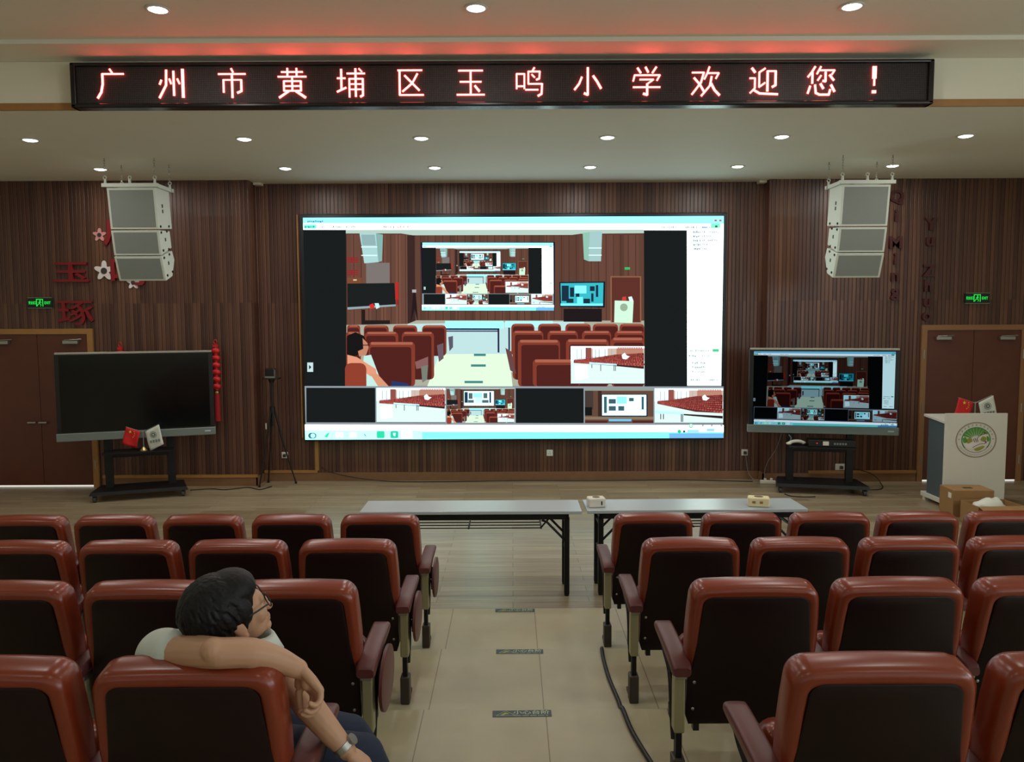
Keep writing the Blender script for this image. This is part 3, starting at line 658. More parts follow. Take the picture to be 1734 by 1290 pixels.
# ------------------------------------------------------------------ little crossed desk flags
def desk_flags(label, loc, rz, h):
    t = thing('desk_flags', label, 'flags', loc, rz)
    bm = new(); cyl(bm, (0, 0, 0), (0, 0, .012), .042, n=20); cyl(bm, (0, 0, .012), (0, 0, .05), .036, .010, n=20); obj('base', bm, mat('brass', (214, 186, 120), .3, .7), t)
    bm = new(); tube(bm, [(0, 0, .05), (0, 0, h)], .006); tube(bm, [(0, 0, h-.015), (-.205, 0, h+.05)], .005); tube(bm, [(0, 0, h-.015), (.19, 0, h+.075)], .005); obj('pole', bm, SILVER, t)
    for s, m, nm in ((-1, FLREDP, 'red_flag'), (1, FLWHT, 'white_flag')):
        a = Vector((s*.03, 0, h-.01)); b = Vector((s*.20, 0, h+(.05 if s < 0 else .075))); dr = Vector((s*.05, 0, -.245)) if s > 0 else Vector((-.055, 0, -.21))
        bm = new(); G = []
        for i in range(7):
            row = []
            for j in range(9):
                p = a.lerp(b, i/6)+dr*(j/8); p.y -= .012+.012*math.sin(i*.9+j*.5)*j/8; row.append(bm.verts.new(p))
            G.append(row)
        for i in range(6):
            for j in range(8): bm.faces.new((G[i][j], G[i+1][j], G[i+1][j+1], G[i][j+1]))
        f = obj(nm, bm, m, t, smooth=True); md = f.modifiers.new('thick', 'SOLIDIFY'); md.thickness = .002
        if s < 0:
            bm = new()
            for q, (u, v, r) in enumerate(((.62, .17, .022), (.36, .10, .008), (.30, .2, .008), (.30, .32, .008), (.36, .42, .008))):
                c = a.lerp(b, u)+dr*v; pts = []
                for k in range(10):
                    an = R(90+36*k); rr_ = r if k % 2 == 0 else r*.4; pts.append((c.x+rr_*math.cos(an), c.z+rr_*math.sin(an)))
                prism(bm, pts, .002, Matrix.Translation((0, -.030, 0)))
            obj('stars', bm, mat('star_yellow', (238, 204, 60), .6), f)
        else:
            bm = new(); c = a.lerp(b, .5)+dr*.33
            for r0, r1 in ((.040, .034), (.026, .012)):
                n = 20; O = [bm.verts.new((c.x+r0*math.cos(2*math.pi*k/n), -.030, c.z+r0*math.sin(2*math.pi*k/n))) for k in range(n)]; I = [bm.verts.new((c.x+r1*math.cos(2*math.pi*k/n), -.030, c.z+r1*math.sin(2*math.pi*k/n))) for k in range(n)]
                for k in range(n): bm.faces.new((O[k], O[(k+1) % n], I[(k+1) % n], I[k]))
            c2 = a.lerp(b, .5)+dr*.70
            for k in range(4):
                for jj in range(3): box(bm, c2.x-.062+k*.033, c2.x-.036+k*.033, -.031, -.0295, c2.z-.014+jj*.012+k*.006, c2.z-.007+jj*.012+k*.006)
                box(bm, c2.x-.052+k*.033, c2.x-.046+k*.033, -.031, -.0295, c2.z-.014+k*.006, c2.z+.016+k*.006)
            obj('emblem', bm, mat('flag_grey_green_print', (92, 112, 104), .7), f)
    return t
p = onboard(LB, .06, -.13, .596); desk_flags('crossed red and white table flags on the shelf under the switched-off whiteboard', p, R(4), .25)

# ------------------------------------------------------------------ hanging line array speakers
def line_array(label, cx, s):
    """s = +1: the visible side is on the right"""
    t = thing('line_array_speaker', label, 'loudspeaker', (cx, 9.0, 0), 0, None)
    tops = [(3.705, .46, .36, 7, 0.0), (3.238, .285, .29, 11, .055), (2.945, .29, .30, 20, .105)]
    for k, (zt, h, d, tl, yo) in enumerate(tops):
        M = Matrix.Translation((0, yo, zt)) @ Matrix.Rotation(R(tl), 4, 'X')
        hw = .274
        prof = [(0, -h), (0, 0), (d, 0 if k == 0 else -.03), (d, -h if k == 0 else -h*.78)]
        if k == 2: prof = [(0, -h), (0, 0), (d, -.015), (d+.02, -h*.45), (d*.62, -h)]
        if k == 1: prof = [(0, -h), (0, 0), (d, -.035), (d, -h*.80)]
        bm = new(); a = [bm.verts.new((-hw, y, z)) for y, z in prof]; b = [bm.verts.new((hw, y, z)) for y, z in prof]; n = len(prof)
        for j in range(n): bm.faces.new((a[j], a[(j+1) % n], b[(j+1) % n], b[j]))
        bm.faces.new(a[::-1]); bm.faces.new(b); bmesh.ops.recalc_face_normals(bm, faces=bm.faces[:])
        bmesh.ops.bevel(bm, geom=bm.edges[:], offset=.006, segments=2, profile=.5, affect='EDGES')
        bmesh.ops.transform(bm, matrix=M, verts=bm.verts[:])
        c = obj('cabinet', bm, SPKW, t)
        bm = new(); box(bm, -hw+.028, hw-.028, -.004, .004, -h+.024, -.024, M); obj('grille', bm, GRILL, c, 'grey mesh grille')
        bm = new()
        for yy in ((.05, .27) if k == 0 else (.05, .20)):
            for zz in ((-h+.03,) if k == 0 else (-.03, -h+.05)):
                q = M @ Vector((0, yy, zz))
                for sd in (-1, 1): cyl(bm, (sd*hw, q.y, q.z), (sd*(hw+.008), q.y, q.z), .014, n=10)
        obj('rigging_pin', bm, BLACK, c)
        for sd in (-1, 1):
            for zz in ((-.20, -.26) if k == 0 else (-.12,)):
                bm = new(); box(bm, sd*hw-.002, sd*hw+.002, .13, .16, zz-.02, zz+.02, M); obj('side_badge', bm, DGREY, c)
    bm = new()
    for sd in (-1, 1): box(bm, sd*.285-.012, sd*.285+.012, -.02, .40, 3.715, 3.755)
    box(bm, -.315, .315, -.03, .005, 3.712, 3.752); box(bm, -.315, .315, .365, .40, 3.712, 3.752); box(bm, -.29, .29, .16, .20, 3.712, 3.745)
    obj('rigging_frame', bm, SPKW, t)
    for x, y in ((-.28, -.01), (0, -.012), (.28, -.01), (-.28, .38), (.28, .38)):
        bm = new(); cyl(bm, (x, y, 3.75), (x, y, 3.80), .016, .010, 10); tube(bm, [(x+.018*math.cos(a*.628), y, 3.815+.018*math.sin(a*.628)) for a in range(10)], .006, 6, True)
        obj('lifting_eye', bm, SPKW, t)
    for x, y in ((-.28, -.01), (.28, -.01), (-.28, .38), (.28, .38)):
        bm = new(); z = 3.825; k = 0
        while z < CZ-.03:
            ax = Vector((1, 0, 0)) if k % 2 else Vector((0, 1, 0))
            tube(bm, [Vector((x, y, z+.018))+ax*(.010*math.cos(a*.785))+Vector((0, 0, .020*math.sin(a*.785))) for a in range(8)], .0026, 5, True); z += .029; k += 1
        cyl(bm, (x, y, CZ-.035), (x, y, CZ+.01), .006, n=8); obj('chain', bm, mat('chain_zinc', (168, 166, 152), .5), t)
    return t
line_array('white three-box speaker array hanging from the ceiling at left of the video wall', -4.29, 1)
line_array('white three-box speaker array hanging from the ceiling at right of the video wall', 4.01, -1)

# ------------------------------------------------------------------ letters and blossoms fixed to the panelled wall
def wall_letter(ch, x, z, y, size, m, label, group, sx=1, sy=1, bold=.012):
    o = text_obj('wall_letter', ch, size, m, (x, y-.018, z), None, .016, sx=sx, sy=sy, bold=bold)
    return tag(o, label, 'wall letter', group)
for ch, x, z, sy in (('玉', -5.775, 2.83, .60), ('琢', -5.74, 2.30, .74), ('启', -5.09, 3.36, .80), ('鸣', -5.03, 2.83, .80)):
    wall_letter(ch, x, z, YL, .50, REDP, {'玉': 'red Chinese wall character above the left green exit sign, upper of two in its column', '琢': 'red Chinese wall character just right of the left green exit sign', '启': 'red Chinese wall character half hidden behind the left speaker array, upper one', '鸣': 'red Chinese wall character half hidden behind the bottom of the left speaker array'}[ch], 'red Chinese characters on the wall', 1, sy, .004 if ch == '琢' else .010)
for word, x0, x1, zs in (('QiMing', 5.065, 5.085, (3.79, 3.545, 3.19, 2.98, 2.76, 2.555)), ('YuZhuo', 5.53, 5.52, (3.43, 3.22, 2.82, 2.62, 2.42, 2.235))):
    nm = ('topmost', 'second from top', 'third from top', 'fourth from top', 'fifth from top', 'lowest')
    for i, ch in enumerate(word):
        wall_letter(ch, x0+(x1-x0)*i/5, zs[i], YR, .25, MARP, f'dark red wall letter {ch}, {nm[i]} in the column {"beside the right speaker array" if word == "QiMing" else "above the right double door"}', 'dark red letters on the right wall', .95, .85, .008)
def blossom(label, x, z, m, r, y):
    bm = new()
    pts = [(x+(r*(.74+.26*math.cos(5*a)))*math.cos(a+.3), z+(r*(.74+.26*math.cos(5*a)))*math.sin(a+.3)) for a in [2*math.pi*k/50 for k in range(50)]]
    prism(bm, pts, .014, Matrix.Translation((0, y-.0148, 0)))
    o = obj('wall_blossom', bm, m); tag(o, label, 'wall decoration', 'cut-out blossoms on the wall')
    bm = new(); cyl(bm, (x, y-.0149, z), (x, y-.022, z), r*.30, n=16); obj('flower_centre', bm, mat('blossom_centre', (60, 50, 52), .6), o)
blossom('white blossom cut-out with a dark centre just left of the speaker array', -5.345, 2.865, mat('blossom_white', (228, 220, 220), .6), .135, YL)
blossom('pink blossom cut-out beside the middle box of the left speaker array', -5.385, 3.33, mat('blossom_pink', (214, 150, 146), .6), .09, YL)
blossom('white blossom cut-out peeking from under the left speaker array', -4.97, 2.71, mat('blossom_white', (228, 220, 220), .6), .09, YL)

# ------------------------------------------------------------------ green exit signs
def exit_sign(label, x, z, y):
    t = thing('exit_sign', label, 'exit sign', (x, y, z)); g = emis('exit_green', (40, 235, 80), 1.0)
    bm = new(); box(bm, -.16, .16, -.03, -.0005, -.065, .065, bev=.004); obj('housing', bm, mat('exit_panel', (6, 34, 14), .4), t)
    bm = new()
    for zz in (-.070, .066): box(bm, -.162, .162, -.033, -.0005, zz, zz+.006)
    obj('edge_strip', bm, SILVER, t)
    bm = new(); yy = -.0312
    for q in ((-.05, -.04, -.045, .05), (.032, .042, -.045, .05), (-.05, .042, .042, .052)): box(bm, q[0], q[1], yy, yy+.001, q[2], q[3])
    ball(bm, (.002, yy, .028), .010, (1, .1, 1))
    for a, b, w_ in (((0, .018), (-.006, -.008), .008), ((-.006, -.008), (-.028, -.020), .006), ((-.028, -.020), (-.036, -.042), .005), ((-.006, -.008), (.014, -.022), .006), ((.014, -.022), (.008, -.045), .005), ((0, .014), (.02, .002), .005), ((-.002, .014), (-.022, .004), .005)):
        tube(bm, [(a[0], yy, a[1]), (b[0], yy, b[1])], w_*.7, 6)
    obj('running_man_symbol', bm, g, t)
    text_obj('sign_text', '安全出口', .046, g, (-.100, yy, 0), t, .0005, sx=.55, bold=.001)
    text_obj('sign_text', 'EXIT', .050, g, (.098, yy, 0), t, .0005, sx=.8, bold=.001)
    return t
exit_sign('green glowing exit sign on the panelled wall above the left door', -6.197, 2.449, YL)
exit_sign('green glowing exit sign on the panelled wall above the right double door', 6.179, 2.46, YR)

# ------------------------------------------------------------------ red hanging ornaments
def ornament(label, x, y, z):
    t = thing('hanging_ornament', label, 'ornament', (x, y, z), 0, 'red hanging wall ornaments'); rm = mat('ornament_red', (206, 28, 34), .5)
    bm = new(); tube(bm, [(.02*math.cos(a*.785), 0, -.03+.03*math.sin(a*.785)) for a in range(8)], .006, 6, True); box(bm, -.03, .03, -.012, .012, -.10, -.065); tube(bm, [(0, 0, -.06), (0, 0, -.75)], .005, 6); obj('hanging_loop', bm, rm, t)
    for k in range(6):
        bm = new(); ball(bm, (0, 0, -.15-.094*k), .056, (1, .75, .74), 16); cyl(bm, (0, 0, -.15-.094*k-.044), (0, 0, -.15-.094*k+.044), .026, n=12); obj('lantern_bead', bm, rm, t, smooth=40)
    bm = new(); ball(bm, (0, 0, -.70), .022); obj('gold_bead', bm, mat('bead_gold', (214, 170, 110), .4, .5), t)
    bm = new(); cyl(bm, (0, 0, -.72), (0, 0, -1.08), .030, .036, 14); obj('tassel', bm, mat('tassel_red', (160, 20, 28), .8, bump=.3, scale=40), t)
    return t
o1 = ornament('string of red lantern beads with a tassel on the wall right of the switched-off whiteboard', -3.905, YL-.05, 1.96)
dup(o1, (-5.16, YL-.05, 1.93), None, 'red lantern ornament mostly hidden behind the switched-off whiteboard')

# ------------------------------------------------------------------ tripod with a camera
t = thing('camera_tripod', 'tall black tripod standing left of the video wall', 'tripod', (-3.20, 10.42, 0))
ap = Vector((0, 0, 1.02))
for fx, fy in ((-.16, -.13), (.262, .10), (-.13, .16)):
    bm = new(); b = Vector((fx, fy, .012)); tube(bm, [ap+Vector((fx*.1, fy*.1, 0)), ap.lerp(b, .5)], .014); tube(bm, [ap.lerp(b, .46), b], .010); cyl(bm, b-Vector((0, 0, .0115)), b+Vector((0, 0, .015)), .016); obj('leg', bm, BLACK, t)
bm = new(); cyl(bm, (0, 0, .80), (0, 0, 1.38), .015); cyl(bm, (0, 0, .98), (0, 0, 1.06), .035); cyl(bm, (0, 0, 1.38), (0, 0, 1.43), .028, .045); obj('centre_column', bm, BLACK, t)
bm = new(); box(bm, -.11, .11, -.07, .07, 1.43, 1.448, bev=.004); obj('head_plate', bm, BLACK, t)
bm = new(); box(bm, -.088, -.078, -.03, .0, .76, .84); obj('label_tag', bm, IVORY, t, 'small white tag on the leg')
t = thing('video_camera', 'small black camera with a silver edge sitting on the tall tripod', 'camera', (-3.205, 10.42, 1.449))
bm = new(); box(bm, -.06, .06, -.05, .05, 0, .125, bev=.012); cyl(bm, (0, .05, .07), (0, .09, .07), .035, n=16); obj('body', bm, BLACK, t)
bm = new(); box(bm, -.065, .065, -.055, -.045, 0, .02); box(bm, .058, .066, -.05, .03, .0, .11); obj('silver_edge', bm, SILVER, t)

# ------------------------------------------------------------------ lectern with the school emblem
LX0, LY0 = 5.345, 8.97
t = thing('lectern', 'white lectern with a round green emblem standing in front of the right door', 'lectern', (LX0, LY0, 0))
bm = new(); box(bm, -.355, .355, 0, .03, 0, 1.107, bev=.003); fp = obj('front_panel', bm, WHITE, t)
for s in (-1, 1):
    bm = new(); box(bm, s*.325-.012, s*.325+.012, .0305, .40, .10, 1.0); obj('side_panel', bm, mat('slate_grey_panel', (84, 96, 100), .5), t, 'grey side panel')
bm = new(); M = Matrix.Translation((0, .03, .985)) @ Matrix.Rotation(R(4), 4, 'X'); box(bm, -.355, .355, 0.002, .46, .0, .03, M, bev=.003); obj('desk_top', bm, WHITE, t)
bm = new(); box(bm, -.355, .355, .031, .50, .045, .10, bev=.004); 
for s in (-1, 1): box(bm, s*.31-.03, s*.31+.03, .42, .48, 0, .046)
obj('base_plate', bm, WHITE, t)
ex, ez, rx, rz = 0.0, .80, .236, .206
def disc(bm, cx, cz, ax, az, y, n=48, a0=0, a1=360, inner=0.0):
    k = n if a1-a0 >= 360 else n+1
    O = [bm.verts.new((cx+ax*math.cos(R(a0+(a1-a0)*i/n)), y, cz+az*math.sin(R(a0+(a1-a0)*i/n)))) for i in range(k)]
    if inner:
        I = [bm.verts.new((cx+ax*inner*math.cos(R(a0+(a1-a0)*i/n)), y, cz+az*inner*math.sin(R(a0+(a1-a0)*i/n)))) for i in range(k)]
        for i in range(n): bm.faces.new((O[i], I[i], I[(i+1) % k], O[(i+1) % k]))
    else: bm.faces.new(O)
def fill(bm, pts, y, S=1.0):
    bm.faces.new([bm.verts.new((ex+x*rx*S, y, ez+z*rz*S)) for x, z in pts])
def blob(pts, n=5): return [(p.x, p.z) for p in smooth_path([(x, 0, z) for x, z in pts+pts[:1]], n)][:-1]
bm = new(); disc(bm, ex, ez, rx, rz, -.0010, inner=.972); disc(bm, ex, ez, rx*.955, rz*.955, -.0010, inner=.985); em = obj('emblem_ring', bm, mat('emblem_brown', (124, 84, 60), .6), fp, 'brown ring of the emblem')
bm = new(); disc(bm, ex, ez, rx*.72, rz*.72, -.0010, a0=-40, a1=220, inner=.93); obj('emblem_arc', bm, mat('emblem_green', (44, 128, 66), .6), fp)
bm = new(); disc(bm, ex, ez, rx*.72, rz*.72, -.0010, a0=200, a1=330, inner=.97); obj('emblem_arc', bm, mat('emblem_dark', (54, 52, 50), .6), fp)
bm = new()
for i in range(9):                                   # fan of leaves
    a = R(38+i*14.5); da = R(6.9); r0, r1 = .24, .66
    fill(bm, [(r0*math.cos(a-da*.6), r0*math.sin(a-da*.6)), (r1*math.cos(a-da), r1*math.sin(a-da)), (r1*1.03*math.cos(a), r1*1.03*math.sin(a)), (r1*math.cos(a+da), r1*math.sin(a+da)), (r0*math.cos(a+da*.6), r0*math.sin(a+da*.6))], -.0012)
fill(bm, blob([(-.66, .08), (-.52, .16), (-.44, -.02), (-.50, -.20), (-.62, -.14)]), -.0012); fill(bm, blob([(.50, .22), (.62, .16), (.66, -.02), (.56, -.10), (.52, .06)]), -.0012)
obj('emblem_leaves', bm, mat('emblem_leaf_green', (86, 150, 58), .6), fp)
bm = new(); disc(bm, ex-.32*rx, ez-.06*rz, .15*rx, .17*rz, -.0012, 24); disc(bm, ex+.36*rx, ez+.05*rz, .15*rx, .14*rz, -.0012, 24)
fill(bm, blob([(-.10, -.52), (.10, -.42), (.36, -.34), (.42, -.42), (.22, -.58), (.02, -.62)]), -.0012); obj('emblem_fruit', bm, mat('emblem_olive', (150, 150, 58), .6), fp)
bm = new()
for pts in ([(-.60, -.16), (-.44, -.46), (-.10, -.50), (.16, -.34), (.46, -.28), (.52, -.18), (.44, -.12), (.30, -.18), (.05, -.22), (-.14, -.10), (-.36, -.20)], [(.02, -.02), (.10, .18), (.28, .30), (.42, .34), (.52, .26), (.44, .22), (.30, .20), (.20, .04)]):
    fill(bm, blob(pts), -.0014)
obj('emblem_swan', bm, mat('emblem_white', (232, 224, 220), .6), fp)
bm = new()
for pts in ([(-.16, -.44), (.02, -.32), (.24, -.22), (.44, -.20), (.50, -.12), (.44, -.06), (.38, -.08)], [(.04, .02), (.12, .18), (.26, .28), (.40, .32), (.44, .38), (.38, .42)], [(-.14, .06), (-.06, -.14)], [(-.06, .10), (.03, -.12)], [(.04, .06), (.10, -.10)]):
    tube(bm, [(ex+x*rx, -.0014, ez+z*rz) for x, z in smooth_path([(x, z, 0) for x, z in pts], 4) for z in (z,)] if False else [(ex+p.x*rx, -.0014, ez+p.y*rz) for p in smooth_path([(x, z, 0) for x, z in pts], 4)], .0032, 5)
obj('emblem_lines', bm, mat('emblem_maroon', (96, 44, 56), .6), fp)
bm = new(); disc(bm, ex+.48*rx, ez-.13*rz, .045*rx, .05*rz, -.0017, 14); disc(bm, ex+.42*rx, ez+.40*rz, .045*rx, .05*rz, -.0017, 14); obj('emblem_dots', bm, mat('emblem_red', (190, 40, 50), .6), fp)
bm = new()                                           # the small illegible lettering round the ring
for i in range(11):
    a = R(158-i*13.6); c = Vector((ex+rx*.84*math.cos(a), 0, ez+rz*.84*math.sin(a)))
    for dx, dz, wx_, wz_ in ((0, .009, .010, .0016), (0, 0, .009, .0016), (0, -.009, .011, .0016), (-.002, 0, .0016, .011)): box(bm, c.x+dx-wx_, c.x+dx+wx_, -.0012, -.0002, c.z+dz-wz_, c.z+dz+wz_)
for i in range(22):
    a = R(205+i*6.2); c = Vector((ex+rx*.84*math.cos(a), 0, ez+rz*.84*math.sin(a))); box(bm, c.x-.004, c.x+.004, -.0012, -.0002, c.z-.005, c.z+.005)
for a in (R(178), R(4)): disc(bm, ex+rx*.83*math.cos(a), ez+rz*.83*math.sin(a), .008, .008, -.0012, 10)
obj('emblem_lettering', bm, mat('emblem_grey_green', (140, 156, 128), .6), fp)
desk_flags('crossed red and white table flags on top of the white lectern', (LX0+.07, LY0+.16, 1.025), R(0), .20)

# ------------------------------------------------------------------ cardboard boxes in front of the lectern
t = thing('cardboard_box', 'closed brown cardboard box in front of the white lectern', 'box', (5.11, 8.70, 0), R(-3))
bm = new(); box(bm, -.22, .22, -.14, .17, 0, .30, bev=.003, seg=1); obj('carton', bm, CARD, t)
bm = new(); box(bm, -.05, .05, -.03, .03, .2995, .3015); obj('hand_slot', bm, mat('dark_slot', (40, 30, 20), .8), t)
bm = new(); box(bm, -.222, -.2195, -.10, -.03, .20, .26); obj('paper_label', bm, IVORY, t, 'white label')
t = thing('cardboard_box', 'open brown cardboard box with loose flaps, nearer the seats', 'box', (5.12, 8.26, 0), R(4))
bm = new(); Wd, Dp, Hh = .25, .15, .23
for q in ((-Wd, Wd, -Dp, -Dp+.005, 0, Hh), (-Wd, Wd, Dp-.005, Dp, 0, Hh), (-Wd, -Wd+.005, -Dp, Dp, 0, Hh), (Wd-.005, Wd, -Dp, Dp, 0, Hh), (-Wd, Wd, -Dp, Dp, 0, .005)): box(bm, *q)
obj('carton', bm, CARD, t)
for nm, M in (('front', Matrix.Translation((0, -Dp, Hh)) @ Matrix.Rotation(R(-150), 4, 'X')), ('back', Matrix.Translation((0, Dp, Hh)) @ Matrix.Rotation(R(-15), 4, 'X'))):
    bm = new(); box(bm, -Wd, Wd, 0, .09, 0, .004, M if nm == 'back' else Matrix.Translation((0, -Dp, Hh)) @ Matrix.Rotation(R(195), 4, 'X')); obj('flap', bm, CARD, t)
t = thing('plastic_bag', 'crumpled white plastic bag lying in the open cardboard box', 'bag', (5.10, 8.28, .115))
bm = new(); ball(bm, (0, 0, .06), .17, (1.05, .6, .62), 24)
for v in bm.verts:
    v.co += v.normal*0; nz = noise.noise(v.co*11)*.028; v.co += Vector((nz, nz*.6, nz*1.2)); v.co.z = max(v.co.z, -.045)
obj('bag_body', bm, mat('white_film', (226, 228, 216), .4), t, smooth=True)

# ------------------------------------------------------------------ wall sockets, leads and cables
def socket(label, x, y, z, plug, w_=.043):
    t = thing('wall_socket', label, 'socket', (x, y, z), 0, None)
    bm = new(); box(bm, -w_, w_, -.012, -.0005, -.043, .043, bev=.004); obj('faceplate', bm, IVORY, t)
    bm = new()
    for dx, dz in ((-.012, -.012), (.012, -.012), (0, .014)): box(bm, dx-.003, dx+.003, -.0128, -.0115, dz-.007, dz+.007)
    obj('socket_holes', bm, BLACK, t)
    if plug: bm = new(); box(bm, -.018, .022, -.045, -.0125, -.024, .016, bev=.005); obj('plug', bm, DGREY, t)
    return t
socket('wall socket behind the tall tripod, black plug in it', -3.13, YC, .36, True)
socket('white wall socket centred under the big video wall', .515, YC, .375, False)
socket('white wall socket between the video wall and the lit whiteboard', 3.195, YC, .37, True)
socket('wide double wall socket low behind the stand of the lit whiteboard', 4.44, YR, .20, True, .075)
def cable(label, pts, r=.006, m=CABLE, n=7):
    bm = new(); tube(bm, smooth_path(pts, n), r, 7); return tag(obj('floor_cable', bm, m, smooth=True), label, 'cable')
cable('black cable along the wall base from the switched-off whiteboard to the tripod', [(-4.2, 10.10, .008), (-3.95, 10.17, .008), (-3.75, 10.12, .008), (-3.5, 10.24, .008), (-3.30, 10.12, .008), (-3.2, 10.3, .008)])
cable('long black cable sagging along the foot of the wall under the video wall', [(-2.62, YC-.04, .19), (-2.5, YC-.05, .13), (-2.2, YC-.06, .06), (-1.7, YC-.10, .008), (-1.0, YC-.14, .008), (0, YC-.09, .008), (1.2, YC-.10, .008), (2.3, YC-.09, .008), (2.9, YC-.16, .008), (3.25, YC-.22, .008)])
cable('thin grey lead hanging from the socket left of the lit whiteboard', [(3.20, YC-.05, .34), (3.21, YC-.055, .25), (3.235, YC-.07, .10), (3.30, YC-.14, .012), (3.42, 10.44, .012)], .005, GREYC)
cable('thin grey lead looping from the lit whiteboard down to the power strip', [(3.50, 10.10, .74), (3.47, 10.22, .50), (3.40, 10.34, .30), (3.375, 10.38, .15), (3.385, 10.38, .06)], .0045, GREYC)
cable('black power lead trailing on the floor right of the lit whiteboard', [(4.55, 10.46, .20), (4.82, 10.40, .12), (4.90, 10.30, .01), (4.75, 9.98, .01), (4.50, 9.92, .01)], .006)
cable('short black cable under the left wheel of the lit whiteboard', [(3.42, 9.72, .008), (3.46, 9.60, .008), (3.60, 9.55, .008), (3.74, 9.56, .008)], .006)
t = thing('power_strip', 'small white power strip on the floor left of the lit whiteboard', 'power strip', (3.42, 10.38, 0), R(-10))
bm = new(); box(bm, -.10, .10, -.03, .03, 0, .045, bev=.008); obj('body', bm, IVORY, t)
bm = new(); box(bm, .03, .06, -.022, .022, .0452, .075, bev=.004); box(bm, -.05, -.02, -.022, .022, .0452, .07, bev=.004); obj('plug', bm, IVORY, t)
def treadz(y): return max(0, min(11, math.floor((NOSE1-y)/PITCHY)+1))*ROWZ if y < NOSE1 else 0
pts = [(.90, 4.80), (.72, 4.81), (.60, 4.80), (.548, 4.74), (.55, 4.66)]
P3 = [(x, y, treadz(y)+.012) for x, y in pts]
P3 += [(.535, 4.60, 2*ROWZ+.014), (.528, 4.45, 2*ROWZ+.012), (.53, 4.2, 2*ROWZ+.012), (.548, 3.92, 2*ROWZ+.012), (.54, 3.72, 2*ROWZ+.03), (.525, 3.66, 3*ROWZ+.014), (.54, 3.45, 3*ROWZ+.012), (.58, 3.2, 3*ROWZ+.012), (.63, 2.92, 3*ROWZ+.012), (.62, 2.78, 3*ROWZ+.03), (.605, 2.71, 4*ROWZ+.014), (.60, 2.4, 4*ROWZ+.012), (.60, 2.0, 4*ROWZ+.012)]
cable('black cable running up the aisle steps beside the right-hand seats', P3, .011, CABLE, 5)

# ------------------------------------------------------------------ folding tables
def folding_table():
    t = thing('folding_table', '', 'table', (0, 0, 0), 0, 'folding tables in front of the seats')
    W, D, Hh = 1.755, .385, .70
    bm = new(); box(bm, -W/2, W/2, -D/2, D/2, Hh-.026, Hh, bev=.004); obj('tabletop', bm, TABTOP, t)
    bm = new(); 
    for y in (-D/2+.03, D/2-.05): box(bm, -W/2+.10, W/2-.10, y, y+.022, Hh-.075, Hh-.0262)
    for x in (-W/2+.10, W/2-.122): box(bm, x, x+.022, -D/2+.03, D/2-.028, Hh-.075, Hh-.0262)
    obj('apron_frame', bm, BLKMET, t)
    bm = new()
    for i in range(4): tube(bm, [(-W/2+.32, -D/2+.06+i*.088, Hh-.15), (W/2-.32, -D/2+.06+i*.088, Hh-.15)], .0048, 8)
    for x in (-W/2+.32, -.02, W/2-.32):
        tube(bm, [(x, -D/2+.05, Hh-.15), (x, D/2-.05, Hh-.15)], .007, 8)
    for x in (-W/2+.26, W/2-.26):
        for y in (-D/2+.07, D/2-.07): tube(bm, [(x, y, Hh-.08), (x+(.06 if x < 0 else -.06), y, Hh-.15)], .007, 8)
    obj('wire_shelf', bm, BLKMET, t)
    for s in (-1, 1):
        for y in (-D/2+.055, D/2-.055):
            bm = new(); x = s*(W/2-.115); box(bm, x-.021, x+.021, y-.018, y+.018, .012, Hh-.06, bev=.006); cyl(bm, (x, y, 0), (x, y, .02), .020, .016, 12)
            obj('leg', bm, BLKMET, t)
        bm = new(); x = s*(W/2-.115)
        for y in (-D/2+.055, D/2-.055): tube(bm, [(x-s*.005, y, Hh-.26), (x-s*.16, y, Hh-.10), (x-s*.20, y, Hh-.085)], .010, 8)
        tube(bm, [(x, -D/2+.06, .35), (x, D/2-.06, .35)], .012, 8); tube(bm, [(x, -D/2+.06, Hh-.14), (x, D/2-.06, Hh-.14)], .012, 8)
        obj('folding_brace', bm, BLKMET, t)
    return t
T1 = folding_table(); T1.location = (-.331, 6.285, 0); T1['label'] = 'grey-topped folding table on the left, standing end to end with another'
T2 = dup(T1, (1.465, 6.31, 0), R(.8), 'grey-topped folding table on the right, with two tissue boxes on it')
def tissue_box(label, x, y, rz, m):
    t = thing('tissue_box', label, 'tissue box', (x, y, .7005), rz, 'tissue boxes on the table')
    bm = new(); box(bm, -.07, .07, -.055, .055, 0, .075, bev=.012, seg=3); obj('case', bm, m, t)
    bm = new(); cyl(bm, (0, 0, .075), (0, 0, .077), .030, n=18); obj('opening', bm, mat('shadow_slot', (110, 96, 70), .7), t)
    return t
t = tissue_box('square white tissue box at the left end of the right-hand table', .675, 6.25, R(6), IVORY)
bm = new(); box(bm, .030, .040, -.0565, -.0552, .020, .052); obj('printed_mark', bm, BLACK, t)
t = tissue_box('cream tissue box near the right end of the right-hand table', 1.985, 6.24, R(-14), CREAM)
for c in kids(t): c.scale = (1.2, 1, 1)
bm = new(); box(bm, -.052, -.026, -.0565, -.0552, .030, .048); box(bm, .006, .03, -.0565, -.0552, .030, .048); obj('printed_mark', bm, mat('ochre_print', (150, 116, 40), .6), t)

